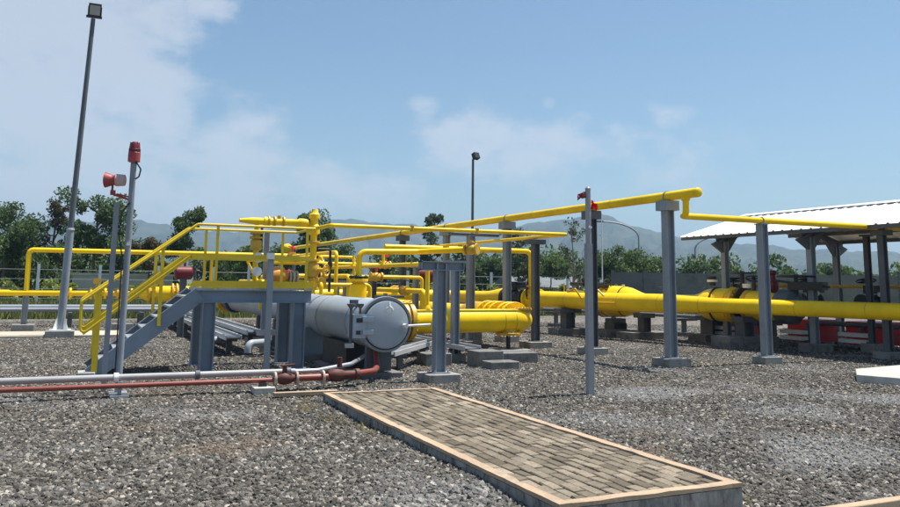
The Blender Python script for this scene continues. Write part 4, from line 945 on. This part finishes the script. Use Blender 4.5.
# slim post with flags
t = thing('flag_post', 'slim grey angle post in the gravel with a white clip', 'post', (6.88, 10.1, 0))
g = MB(); x, y = 6.88, 10.1
g.extrude((x, y, -.1), (x, y, 3.0), [(-.07, .0), (-.045, -.03), (-.036, -.03), (-.036, .04), (-.07, .04)]); g.build('channel', GREYD, t)
g = MB(); g.extrude((x + .01, y - .02, -.1), (x + .01, y - .02, 2.2), [(-.044, -.04), (.05, -.04), (.05, .04), (-.044, .04)]); g.cyl((x + .01, y - .02, 2.18), (x + .01, y - .02, 3.02), .042, .042, 14); g.lathe((x + .01, y - .02, 3.0), (0, 0, 1), [(0, .042), (.03, .044), (.06, .02)]); g.build('tube', painted('post_grey', (.29, .30, .315), .45, .1), t)
g = MB(); g.lathe((x + .015, y - .05, 2.44), (0, -1, 0), [(0, .028), (.03, .02)]); g.build('clip', WHITE, t)
def cloth(name, label, c, ux, w_, h_, seed, mat):
    rr = random.Random(seed); nx, nz = 10, 8; vs = []
    ux = Vector(ux).normalized(); nv = ux.cross(Vector((0, 0, 1)))
    for i in range(nx + 1):
        for j in range(nz + 1):
            a, b = i / nx, j / nz; jag = .14 * rr.random() if i == nx else 0
            p = Vector(c) + ux * (w_ * (a - jag) * (1 - .35 * abs(b - .5))) + Vector((0, 0, -h_ * b - .45 * h_ * a * a + .1 * h_ * math.sin(a * 7 + b * 3))) + nv * (.035 * math.sin(a * 9 + b * 4) + rr.uniform(-.01, .01))
            vs.append(p)
    fs = [(i * (nz + 1) + j, (i + 1) * (nz + 1) + j, (i + 1) * (nz + 1) + j + 1, i * (nz + 1) + j + 1) for i in range(nx) for j in range(nz)]
    g = MB(); g.add(vs, fs); o = g.build(name, mat); md = o.modifiers.new('thickness', 'SOLIDIFY'); md.thickness = .006
    return tag(o, label, 'flag')
cloth('flag', 'bright red rag tied on the right side of the slim post below the overhead pipe', (6.93, 10.06, 2.84), (.9, -.35, 0), .11, .11, 1, FLAGM)
cloth('flag', 'faded maroon rag hanging on the left side of the slim post above the overhead pipe', (6.86, 10.09, 2.98), (-.95, .3, 0), .15, .09, 2, FLAGD)
t = thing('instrument_post', 'slim pale grey post with a white junction box in front of the platform', 'post', (3.08, 14.4, 0))
g = MB(); x, y = 3.08, 14.4; g.extrude((x, y, 0), (x, y, 2.03), [(-.05, -.03), (.05, -.03), (.05, .03), (-.05, .03)]); g.build('post', GREY, t)
g = MB(); g.cbox((x - .02, y - .05, 2.02), (.13, .07, .11)); g.build('junction_box', WHITE, t)
g = MB(); g.extrude((3.75, 17.9, 0), (3.75, 17.9, 2.75), [(-.05, -.05), (.05, -.05), (.05, .05), (-.05, .05)])
t = thing('instrument_post', 'plain grey steel post behind the platform railing beside the regulator riser', 'post', (3.75, 18.25, 0)); g = MB(); g.extrude((3.8, 18.3, 0), (3.8, 18.3, 2.7), [(-.05, -.05), (.05, -.05), (.05, .05), (-.05, .05)]); g.build('post', GREY, t); g = MB(); g.cbox((3.8, 18.3, 2.71), (.12, .12, .02)); g.build('cap', GREY, t)

# ------------------------------------------------------------------ cable trays, blocks, slabs
def tray(label, pts, w_=.42, z=.42, h=.1, legs=()):
    t = thing('cable_tray', label, 'cable tray', (pts[0][0], pts[0][1], 0), 'covered cable trays on low legs')
    g = MB()
    for (a, b) in zip(pts[:-1], pts[1:]):
        A = Vector((a[0], a[1], z)); B = Vector((b[0], b[1], z)); dv = (B - A).normalized(); sv = Vector((dv.y, -dv.x, 0))
        for q in (-1, 1): o_ = sv * (q * (w_ / 2 + .009)); g.bar(A + o_ - Vector((0, 0, h / 2 - .012)), B + o_ - Vector((0, 0, h / 2 - .012)), .03, h)
    g.build('side_rail', TRAY, t)
    g = MB()
    for (a, b) in zip(pts[:-1], pts[1:]): g.bar(Vector((a[0], a[1], z - .05)), Vector((b[0], b[1], z - .05)), w_ - .004, .03)
    g.build('dark_tray_plate', GREYD, t)  # flat plate between the rails, dark grey for the tray's dark interior
    for (x, y) in legs: g = MB(); g.box(x - w_ / 2 - .03, x + w_ / 2 + .03, y - .03, y + .03, z - h - .06, z - h); g.box(x - .05, x + .05, y - .05, y + .05, -.05, z - h - .06); g.build('leg', GREYD, t)
    return t
tray('long pale cable tray passing under the platform, nearer one of two', [(3.05, 34), (3.05, 17.6)], .3, .42, .1, [(3.05, y) for y in (18.2, 20.5, 23, 26, 29)])
tray('long pale cable tray passing under the platform, farther one of two', [(3.55, 34), (3.55, 17.9), (5.9, 17.9)], .3, .5, .1, [(3.55, y) for y in (18.4, 21, 24, 27)] + [(5.0, 17.9)])
tray('pale cable tray running from behind the vessel to the concrete block pillar', [(7.25, 30), (7.25, 14.7)], .34, .33, .09, [(7.25, y) for y in (15.4, 18, 21, 24)])
tray('short pale cable tray slanting from below the vessel door', [(5.05, 13.6), (6.95, 16.1)], .2, .36, .08, [(5.5, 14.2), (6.5, 15.5)])
tray('low wide cable tray in the shade under the receiver pipe', [(3.9, 16.95), (7.0, 16.95)], .3, .24, .08, [(4.4, 16.95), (6.6, 16.95)])
def block(label, x0, x1, y0, y1, z1, mat=CONC, name='concrete_block'):
    g = MB(); g.box(x0, x1, y0, y1, -.15, z1); return tag(g.build(name, mat, bevel=.014), label, 'concrete block', 'rough concrete blocks')
block('tall concrete block pillar at the end of the cable tray', 7.0, 7.55, 13.95, 14.45, .30, CONCD)
block('low dark concrete block right of the tray pillar', 7.65, 8.65, 14.5, 14.95, .2, CONCD)
block('flat stained concrete block lowest in front of the yellow elbow', 7.05, 7.65, 13.5, 13.9, .14, CONCD)
block('square concrete foot under the prop of the yellow elbow', 8.75, 9.5, 16.2, 16.95, .1)
block('mid sized concrete block under the bypass pipe behind the I beam support', 6.2, 6.75, 14.6, 15.1, .22, CONCD)
block('pale concrete block beyond the tray pillar', 9.2, 9.8, 19.3, 19.8, .3)
block('pale block under the far trays beneath the platform', 3.9, 4.3, 20.4, 20.9, .3)
for i, (x, y) in enumerate(((2.62, 18.4), (2.75, 19.6), (3.3, 17.3))):
    t = thing('pipe_elbow', ('short upturned grey pipe stub under the stairs', 'upturned grey pipe stub beside the cable tray legs', 'upturned grey pipe stub nearest the platform leg')[i], 'pipe stub', (x, y, 0)); g = MB(); g.tube([(x, y, -.1), (x, y, .28), (x + .4, y + .25, .28)], .075, .12, 14); g.build('pipe', VES, t); g = MB(); g.cyl((x, y, .05), (x, y, .09), .095); g.build('collar', BLACK, t)
g = MB(); g.add([(12.15, 9.85, .13), (13.0, 10.55, .13), (14.6, 10.8, .13), (15.2, 9.4, .13), (12.6, 8.9, .13)] + [(12.15, 9.85, -.1), (13.0, 10.55, -.1), (14.6, 10.8, -.1), (15.2, 9.4, -.1), (12.6, 8.9, -.1)], [(0, 1, 2, 3, 4)] + [(5 + i, 5 + (i + 1) % 5, (i + 1) % 5, i) for i in range(5)])
tag(g.build('concrete_slab', CONCL, bevel=.01), 'pale flat concrete slab lying on the gravel near the shelter', 'slab')
t = thing('walkway_strip', 'pale concrete strip crossing the gravel behind the floodlight pole', 'path', (-2, 26, 0), kind='structure'); g = MB(); g.box(-12, 1.2, 24.3, 27.0 - .6, -.1, .05); g.build('slab', painted('dusty_path', (.48, .42, .33), .9, .1, (.35, .30, .22), 1.5, .6), t)

# pipe rack at the far left
t = thing('pipe_rack', 'low rack of grey pipes beyond the concrete strip', 'pipe rack', (-3, 30, 0))
g = MB()
for y, z, r_ in ((29.5, .55, .07), (29.9, .55, .06), (30.4, .6, .09)): g.cyl((-12, y, z), (2.6, y, z), r_, n=14)
g.build('pipe', GREY, t)
for x in (-9, -6, -3, -.2, 2): g = MB(); g.box(x - .06, x + .06, 29.2, 30.6, .36, .46); g.box(x - .07, x + .07, 29.4, 29.55, -.1, .36); g.box(x - .07, x + .07, 30.3, 30.45, -.1, .36); g.build('trestle', GREYD, t)
def redbox(lab, x, y, z0, z1, w_):
    t = thing('actuator_unit', lab, 'valve actuator', (x, y, 0), 'dark red valve actuators')
    g = MB(); r_ = (z1 - z0) / 2; g.lathe((x - w_ / 2, y, (z0 + z1) / 2), (1, 0, 0), [(0, r_ * .8), (.04, r_), (w_ - .04, r_), (w_, r_ * .8)], 20); g.build('cylinder', DRED, t)
    g = MB(); g.cyl((x, y, .0), (x, y, z0 + .04), .09); g.cyl((x + w_ / 2 + .06, y - .1, .8), (x + w_ / 2 + .06, y - .1, z1 - .1), .035); g.build('stand', GREYD, t)
    g = MB(); g.wheel((x + w_ * .8, y, (z0 + z1) / 2 + .05), (1, .4, 0), .26, .02); g.build('handwheel', BLACK, t)
redbox('dark red round actuator with a handwheel at the head of the stairs', 2.65, 23.8, 1.58, 1.95, .48)
redbox('dark red round actuator behind the short I beam support', 10.85, 25.9, 1.6, 2.1, .6)

# ------------------------------------------------------------------ shelter
t = thing('shelter', 'open shelter with a white corrugated pitched roof on dark steel columns', 'shelter', (19, 14, 0))
RX0, RXR, RX1, RY0, RY1, ZE, ZR = 16.4, 19.05, 21.7, 4.5, 19.2, 3.03, 3.8
def roof_sheet(x0, z0, x1, z1, nm):
    P_ = []; y = RY0; k = 0; pitch_ = .3
    while y < RY1 - .01:
        P_ += [(y, 0), (y + pitch_ * .72, 0), (y + pitch_ * .80, .026), (y + pitch_ * .92, .026)]; y += pitch_
    P_.append((RY1, 0)); n = len(P_)
    vs = [(x0, a, z0 + b) for a, b in P_] + [(x1, a, z1 + b) for a, b in P_]
    g = MB(); g.add(vs, [(i, i + 1, n + i + 1, n + i) for i in range(n - 1)]); o = g.build(nm, ROOFM, t, smooth=False)
    md = o.modifiers.new('thickness', 'SOLIDIFY'); md.thickness = .006
    return o
roof_sheet(RX0, ZE, RXR, ZR, 'roof_sheet'); roof_sheet(RX1, ZE, RXR, ZR, 'roof_sheet')
g = MB(); g.add([(RXR - .25, RY0, ZR - .02), (RXR, RY0, ZR + .055), (RXR + .25, RY0, ZR - .02), (RXR - .25, RY1 + .01, ZR - .02), (RXR, RY1 + .01, ZR + .055), (RXR + .25, RY1 + .01, ZR - .02)], [(0, 1, 4, 3), (1, 2, 5, 4)]); o = g.build('ridge_cap', ROOFM, t, smooth=False); md = o.modifiers.new('thickness', 'SOLIDIFY'); md.thickness = .006
sl = (ZR - ZE) / (RXR - RX0)
g = MB()
for k in range(4):
    for sgn in (-1, 1):
        x = RXR + sgn * (.25 + k * .78); z = ZR - abs(x - RXR) * sl - .06; g.bar((x, RY0 + .05, z), (x, RY1 - .05, z), .07, .1)
g.build('purlin', GREYD, t)
for y in (17.75, 14.75, 11.75, 8.75, 5.75):
    g = MB()
    for sgn in (-1, 1):
        a = Vector((RXR + sgn * 2.55, y, ZR - 2.55 * sl - .20)); b = Vector((RXR, y, ZR - .2)); g.hbeam(a, b, .14, .18, .016)
        for q in (-1, 1):
            zt = ZR - 2.25 * sl - .27; a0 = RXR + sgn * 2.25
            tri = [(a0 + q * .085, zt - .34), (a0 + q * .48, zt - q * sgn * .42 * sl + .02), (a0 + q * .085, zt + .06)]
            g.add([(u, y - .05, v) for u, v in tri] + [(u, y + .05, v) for u, v in tri], [(0, 1, 2), (5, 4, 3), (0, 1, 4, 3), (1, 2, 5, 4), (2, 0, 3, 5)])
    g.build('rafter', GREYD, t)
    for x in (16.8, 21.3):
        g = MB(); g.hcol(x, y, .2, 2.86, .16, .16, .018); g.build('column', GREY, t)
        g = MB(); g.box(x - .3, x + .3, y - .27, y + .27, -.2, .2); g.build('plinth', CONCD, t, bevel=.01)

def skid(lab, x, y, w_, d_, seed):
    rr = random.Random(seed); t = thing('equipment_skid', lab, 'equipment skid', (x, y, 0), 'red metering skids in the shelter')
    g = MB()
    for z in (.22, .40, .58):
        g.box(x - w_ / 2, x + w_ / 2, y - d_ / 2 - .03, y - d_ / 2 + .03, z - .035, z + .035); g.box(x - w_ / 2, x + w_ / 2, y + d_ / 2 - .03, y + d_ / 2 + .03, z - .035, z + .035)
    for sx in (-1, 0, 1): g.box(x + sx * w_ / 2 - .05, x + sx * w_ / 2 + .05, y - d_ / 2 - .04, y - d_ / 2 + .04, .02, .64)
    g.build('frame', GREYD, t)
    g = MB(); g.box(x - w_ * .46, x + w_ * .46, y - d_ / 2 - .055, y + d_ / 2 - .06, .1, .7); g.build('tank', RED, t)
    g = MB(); g.box(x - w_ * .78, x - w_ * .56, y - d_ / 2 - .05, y + d_ / 2 - .1, .32, .42); g.box(x - w_ * .78, x - w_ * .56, y - d_ / 2 - .05, y + d_ / 2 - .1, .16, .26); g.build('panel', WHITE, t)
    g = MB(); g.cyl((x, y, .66), (x, y, 1.5), .06); g.lathe((x - .35, y, 1.2), (1, 0, 0), [(0, .22), (.06, .22), (.1, .13), (.6, .13), (.64, .22), (.7, .22)]); g.cbox((x + .2, y, 1.55), (.5, .3, .22)); g.wheel((x - .1, y, 1.78), (.1, .2, 1), .24, .022); g.cyl((x - .1, y, 1.5), (x - .1, y, 1.8), .03); g.build('valve', BLACK, t)
    g = MB(); g.cyl((x + .3, y - .18, 1.62), (x + .3, y - .22, 1.62), .09); g.cyl((x + .12, y - .18, 1.42), (x + .12, y - .22, 1.42), .06); g.build('gauge', WHITE, t)
    return t
skid('red skid at the corner of the shelter beside its first column', 18.0, 18.6, .9, .7, 1)
skid('red skid with pale rails in the middle of the shelter', 18.75, 16.6, 1.1, .8, 2)
skid('large red skid with white panels between the last shelter posts', 19.3, 15.1, 1.1, .9, 3)
skid('red skid half hidden behind the column holding the thin yellow pipe', 19.9, 13.9, .8, .8, 4)
t = thing('shelter_pipe', 'yellow header pipe on dark legs inside the shelter', 'pipe', (20, 15, 0)); g = MB(); g.tube([(18.2, 19.0, 1.62), (20.3, 17.2, 1.62), (20.3, 6, 1.62)], .05, .2, 12); g.build('pipe', YELD, t); g = MB(); [g.cyl((20.3, y, 0), (20.3, y, 1.57), .04, n=10) for y in (16.8, 14, 11, 8)]; g.build('leg', GREYD, t)
t = thing('red_fitting', 'small red capped fitting rising behind the column before the shelter', 'valve', ml(6.7, 1.4, 0)); p = ml(6.7, 1.4, 0); g = MB(); g.lathe((p.x, p.y, 1.35), (0, 0, 1), [(0, .12), (.2, .16), (.35, .16), (.42, .1), (.55, .08), (.6, .12), (.68, .1)]); g.build('cap', DRED, t); g = MB(); g.cyl((p.x, p.y, 0), (p.x, p.y, 1.36), .06); g.build('stem', GREYD, t)

# ------------------------------------------------------------------ walls and fences
t = thing('boundary_wall', 'long dark grey precast boundary wall behind the main pipeline and shelter', 'wall', (46, 46, 0))
A = Vector((36.3, 50.0, 0)); B = Vector((96, 23.4, 0)); dv = (B - A).normalized(); ln = (B - A).length
g = MB(); n = int(ln / 2.4)
for k in range(n):
    a = A + dv * (k * 2.4 + .1); b = A + dv * (k * 2.4 + 2.3)
    for j in range(5): g.bar(a + Vector((0, 0, -.12 + .26 + j * .525)), b + Vector((0, 0, -.12 + .26 + j * .525)), .06, .515)
g.build('panel', WALLM, t)
g = MB()
for k in range(n + 1): p = A + dv * (k * 2.4); g.cbox((p.x, p.y, 1.2), (.2, .2, 2.9), math.atan2(dv.y, dv.x))
g.build('post', WALLM, t)
t = thing('low_wall', 'pale cream wall beyond the yard seen left of the stairs', 'wall', (1, 55, 0))
g = MB(); g.box(-.4, 5.5, 55, 55.2, -.2, 1.75); g.build('panel', WALLL, t); g = MB(); g.box(-.5, 5.6, 54.93, 55.27, 1.75, 1.88); g.build('coping', CONCL, t)
t = thing('wire_fence', 'wire fence with white posts in front of the trees', 'fence', (0, 48, 0))
for x in np.arange(-14, 34, 3.0): g = MB(); g.box(x - .07, x + .07, 47.9, 48.04, -.2, 2.3); g.build('post', WHITE, t)
g = MB(); [g.cyl((-15, 47.97, z), (34, 47.97, z), .012, n=6) for z in (.5, 1.0, 1.5, 2.0)]; g.build('wire', GALV, t)
def house(label, x, y, w_, d_, h, mat, roofm, rz=0.):
    t = thing('building', label, 'building', (x, y, -.15)); g = MB(); g.box(x - w_ / 2, x + w_ / 2, y - d_ / 2, y + d_ / 2, -.2, h); g.build('wall', mat, t)
    g = MB(); g.add([(x - w_ / 2 - .3, y - d_ / 2 - .3, h), (x + w_ / 2 + .3, y - d_ / 2 - .3, h), (x + w_ / 2 + .3, y + d_ / 2 + .3, h), (x - w_ / 2 - .3, y + d_ / 2 + .3, h), (x - w_ / 2 - .3, y, h + d_ * .22), (x + w_ / 2 + .3, y, h + d_ * .22)], [(0, 1, 5, 4), (2, 3, 4, 5), (0, 4, 3), (1, 2, 5), (3, 2, 1, 0)]); g.build('roof', roofm, t)
    for k in range(3): g = MB(); xx = x - w_ * .3 + k * w_ * .3; g.box(xx - .4, xx + .4, y - d_ / 2 - .02, y - d_ / 2 + .05, h * .35, h * .75); g.build('window', BLACK, t)
house('long pale low building beyond the fence between the T shaped column and the flag post', 33.5, 56, 6, 4, 1.3, CONCL, painted('grey_tin', (.13, .145, .16), .7, .05))
t = thing('parked_car', 'small white car parked far beyond the platform railing', 'car', (9.6, 43, -.15)); X, Y = 9.6, 43
g = MB(); pr = [(-1.9, .45), (-1.85, .85), (-1.1, .95), (-.6, 1.42), (.9, 1.42), (1.5, .95), (1.9, .85), (1.95, .45)]; nn = len(pr)
g.add([(X + a, Y - .8, z - .15) for a, z in pr] + [(X + a, Y + .8, z - .15) for a, z in pr], [tuple(range(nn)), tuple(reversed(range(nn, 2 * nn)))] + [(i, (i + 1) % nn, nn + (i + 1) % nn, nn + i) for i in range(nn)]); g.build('body', WHITE, t, bevel=.06)
g = MB(); g.add([(X + a, Y - .81, z - .15) for a, z in ((-.95, .98), (-.5, 1.34), (.82, 1.34), (1.3, .98))], [(0, 1, 2, 3)]); g.add([(X + a, Y + .81, z - .15) for a, z in ((-.95, .98), (-.5, 1.34), (.82, 1.34), (1.3, .98))], [(0, 1, 2, 3)]); g.build('window', BLACK, t)
for sx in (-1.2, 1.25):
    for sy in (-.78, .78): g = MB(); g.cyl((X + sx, Y + sy - .1, .17), (X + sx, Y + sy + .1, .17), .32); g.build('wheel', BLACK, t)

# ------------------------------------------------------------------ trees
def leaf_quads(centres, radii, count, size, rng, flat=.8):
    """count small leaf sprays spread through overlapping clumps"""
    k = rng.integers(0, len(centres), count); C_ = np.array(centres)[k]; r_ = np.array(radii)[k]
    d = rng.normal(size=(count, 3)); d /= np.linalg.norm(d, axis=1)[:, None]
    d *= (rng.random(count) ** .45)[:, None]; d[:, 2] *= flat
    P = C_ + d * r_[:, None]
    a = rng.normal(size=(count, 3)); a /= np.linalg.norm(a, axis=1)[:, None]
    b = np.cross(a, rng.normal(size=(count, 3))); b /= np.linalg.norm(b, axis=1)[:, None]
    s = size * rng.uniform(.5, 1.25, count)[:, None]
    V = np.empty((count, 4, 3)); V[:, 0] = P - a * s; V[:, 1] = P + b * s * .45; V[:, 2] = P + a * s; V[:, 3] = P - b * s * .45
    return V.reshape(-1, 3)
def leaf_obj(name, V, mat, parent=None):
    off = np.array(wloc(parent)) if parent is not None else np.array([V[:, 0].mean(), V[:, 1].mean(), V[:, 2].min()])
    n = len(V) // 4; me = bpy.data.meshes.new(name)
    me.vertices.add(len(V)); me.vertices.foreach_set('co', (V - off).astype(np.float32).ravel())
    me.loops.add(len(V)); me.loops.foreach_set('vertex_index', np.arange(len(V), dtype=np.int32))
    me.polygons.add(n); me.polygons.foreach_set('loop_start', np.arange(0, len(V), 4, dtype=np.int32))
    me.update(); me.validate(); me.materials.append(mat)
    o = bpy.data.objects.new(name, me); COL.objects.link(o)
    if parent is not None: o.parent = parent
    else: o.location = off
    return o
def tree(label, x, y, h, spread, seed, mat=None, n=3600, base=.25, leaf=.16, bark=None, nb=9, clump=.42, group=None, flat=.85, umbrella=False):
    rng = np.random.default_rng(seed); mat = mat or LEAFD; bark = bark or BARK
    t = thing('tree', label, 'tree', (x, y, -.15), group)
    g = MB(); tr = h * .016 + .03
    lean = rng.uniform(-.05, .05, 2) * h
    pts = [Vector((x + lean[0] * q + .04 * h * rng.uniform(-.3, .3), y + lean[1] * q, -.15 + h * q * .82)) for q in (0, .3, .55, .8, 1.0)]
    for i in range(4): g.cyl(pts[i], pts[i + 1], tr * (1 - .21 * i), tr * (1 - .21 * (i + 1)), 9)
    cents = []; rads = []
    for k in range(nb):
        q = rng.uniform(base, .98) if not umbrella else rng.uniform(.6, .85)
        i = min(3, int(q * 4)); f_ = q * 4 - i; p0 = pts[i].lerp(pts[i + 1], max(0, min(1, f_)))
        ang = k * 2.4 + rng.uniform(-.5, .5); reach = spread * (.45 + .6 * rng.random()) * (1 - .55 * abs(q - .5) if not umbrella else 1)
        rise = h * rng.uniform(.06, .2) if not umbrella else h * .12
        p1 = p0 + Vector((math.cos(ang) * reach, math.sin(ang) * reach, rise)); pm = p0.lerp(p1, .5) + Vector((0, 0, -.04 * h * rng.random()))
        g.cyl(p0, pm, tr * .45, tr * .28, 6); g.cyl(pm, p1, tr * .28, tr * .1, 6)
        for fr in ((.55, 1.0) if not umbrella else (.5, .8, 1.05)):
            c = p0.lerp(p1, fr) + Vector(rng.uniform(-.12, .12, 3).tolist()) * spread
            cents.append(tuple(c)); rads.append(spread * clump * rng.uniform(.55, 1.15))
    cents.append(tuple(pts[-1] + Vector((0, 0, h * .06)))); rads.append(spread * clump * .8)
    g.build('trunk', bark, t)
    V = leaf_quads(cents, rads, int(n * 2.1), leaf * .72, rng, flat)
    leaf_obj('crown', V, mat, t)
    return t
tree('broad dark leafy tree at the left edge of the yard', -5.0, 66, 7.4, 2.7, 21, LEAFD, 5200, .28, .2, nb=13)
tree('tall open leafed tree with light gaps standing between the floodlight pole and the siren pole', .9, 65, 8.2, 2.6, 22, LEAFD, 4200, .3, .2, nb=13, clump=.36)
tree('thin wispy tree with a bare top just left of the floodlight pole', -2.1, 66, 8.0, 1.0, 23, LEAFR, 1100, .3, .17, nb=9, clump=.45)
tree('small reddish leafed tree behind the upper part of the stair railing', 3.9, 53, 4.6, 1.1, 24, LEAFR, 1300, .4, .16, nb=8)
tree('narrow upright dark tree rising above the top of the stairs', 7.2, 62.5, 7.2, 1.5, 25, LEAFD, 2600, .3, .18, nb=10, clump=.45)
tree('dense dark tree behind the vent stack', 13.8, 54, 6.6, 1.9, 26, LEAFD, 3400, .2, .18, nb=12)
tree('second dense dark tree spreading right of the vent stack', 15.6, 55, 5.9, 1.7, 27, LEAFD, 2800, .2, .18, nb=11)
tree('slender pale tree above the short I beam support', 27.4, 64, 8.3, 1.2, 28, LEAFG, 1700, .3, .19, nb=10, clump=.45)
tree('leggy tree with few leaves behind the column beyond the yellow elbow', 25.3, 44.5, 5.6, 1.2, 29, LEAFG, 1200, .3, .14, nb=9, clump=.5)
tree('sparse sapling with hanging leaf clusters left of the slim flag post', 22.3, 33.9, 4.9, .8, 30, LEAFG, 520, .2, .11, nb=11, clump=.4, bark=BARKP)
tree('flat topped umbrella shaped tree below the thin pipe corner', 31.8, 51.7, 3.9, 2.6, 31, LEAFM, 3600, .4, .16, nb=10, clump=.32, umbrella=True, bark=BARKP, flat=.35)
tree('low rounded green tree right behind the slim flag post', 38.5, 54, 4.3, 2.0, 32, LEAFM, 2800, .25, .18, nb=11)
tree('bushy green tree over the dark wall left of the tallest pipe column', 46.5, 60, 5.0, 2.6, 33, LEAFM, 3600, .25, .2, nb=12)
tree('round dark tree behind the middle column of the shelter', 62, 52, 3.5, 1.4, 34, LEAFD, 1600, .3, .2, nb=8)
tree('mid green tree behind the railing midway along the platform', 10.9, 60, 4.2, 1.8, 35, LEAFM, 2200, .2, .18, nb=9)
tree('dark tree filling the gap behind the stairs', 3.0, 60, 4.6, 2.0, 36, LEAFD, 2600, .2, .18, nb=10)
tree('low dark tree at the foot of the floodlight pole', -1.5, 60, 4.0, 1.9, 37, LEAFD, 2600, .15, .18, nb=10)

def band(name, label, segs, n, leaf, mat, seed, cat='woodland'):
    """one soft mass of foliage along a line of (x, y, height, depth)"""
    rng = np.random.default_rng(seed); cents = []; rads = []
    for (x0, y0, h0), (x1, y1, h1), dep in segs:
        L_ = math.hypot(x1 - x0, y1 - y0); m_ = max(3, int(L_ / .9))
        for k in range(m_):
            f_ = (k + rng.random()) / m_; h = (h0 + (h1 - h0) * f_) * rng.uniform(.62, 1.06)
            x = x0 + (x1 - x0) * f_ + rng.normal() * dep * .3; y = y0 + (y1 - y0) * f_ + rng.uniform(0, dep)
            rr_ = h * rng.uniform(.2, .34)
            z = h - rr_
            while z > -.2:
                cents.append((x + rng.normal() * rr_ * .5, y + rng.normal() * rr_ * .5, z)); rads.append(rr_ * rng.uniform(.8, 1.15)); z -= rr_ * 1.1
    V = leaf_quads(cents, rads, n, leaf, rng)
    return tag(leaf_obj(name, V, mat), label, cat, kind='stuff')
band('treeline', 'dense green woodland line above the dark boundary wall', [((34, 66, 5.2), (48, 66, 6.0), 6), ((48, 66, 6.3), (58, 60, 5.4), 6), ((58, 60, 5.2), (72, 54, 4.6), 6), ((72, 54, 3.3), (80, 52, 3.2), 5), ((80, 52, 4.6), (98, 36, 6.0), 7)], 42000, .26, LEAFM, 41)
band('woodland', 'dark woodland mass closing the view behind the pipework', [((-24, 72, 4.6), (4, 72, 4.2), 6), ((4, 68, 3.9), (18, 66, 4.8), 6), ((18, 66, 4.9), (36, 62, 5.0), 6)], 46000, .26, LEAFD, 42)
band('undergrowth', 'yellow green bushes and weeds beyond the far left pipes', [((-22, 56, 2.0), (-4, 54, 2.3), 5), ((-4, 54, 1.6), (8, 52, 1.5), 3), ((8, 50, 1.7), (34, 46, 1.7), 4)], 16000, .2, LEAFY, 43, 'undergrowth')
def grass(name, label, x0, x1, y0, y1, n, h, seed):
    rng = np.random.default_rng(seed); P = np.stack([rng.uniform(x0, x1, n), rng.uniform(y0, y1, n), np.full(n, -.16)], 1)
    a = rng.uniform(0, 6.28, n); hh = h * rng.uniform(.4, 1.2, n); d = np.stack([np.cos(a), np.sin(a), np.zeros(n)], 1) * .035
    tip = np.stack([rng.normal(0, .12, n), rng.normal(0, .12, n), hh], 1)
    V = np.empty((n, 4, 3)); V[:, 0] = P - d; V[:, 1] = P + d; V[:, 2] = P + tip + d * .4; V[:, 3] = P + tip - d * .4
    return tag(leaf_obj(name, V.reshape(-1, 3), GRASSM), label, 'grass', kind='stuff')
def tufts():
    rng = np.random.default_rng(77); V = []
    spots = [(2.75, 8.9), (2.7, 9.3), (2.85, 8.2), (2.6, 9.9), (2.88, 8.6), (2.8, 10.6), (2.7, 10.1), (4.75, 5.0)]
    for (x, y) in spots:
        n = 24; a = rng.uniform(0, 6.28, n); rr_ = rng.uniform(0, .16, n); P = np.stack([x + np.cos(a) * rr_, y + np.sin(a) * rr_, np.full(n, gh(x, y) + .01)], 1)
        d = np.stack([np.cos(a + 1.5), np.sin(a + 1.5), np.zeros(n)], 1) * .005; tip = np.stack([rng.normal(0, .06, n), rng.normal(0, .06, n), rng.uniform(.03, .1, n)], 1)
        Q = np.empty((n, 4, 3)); Q[:, 0] = P - d; Q[:, 1] = P + d; Q[:, 2] = P + tip + d * .3; Q[:, 3] = P + tip - d * .3; V.append(Q.reshape(-1, 3))
    return tag(leaf_obj('weeds', np.concatenate(V), leaf_mat('dry_weeds', (.14, .12, .04), (.30, .25, .10))), 'sparse dry weeds sprouting from the gravel', 'weeds', kind='stuff')
tufts()
grass('grass', 'rough sunlit grass between the gravel yard and the fence', -20, 40, 36.5, 52, 42000, .55, 51)
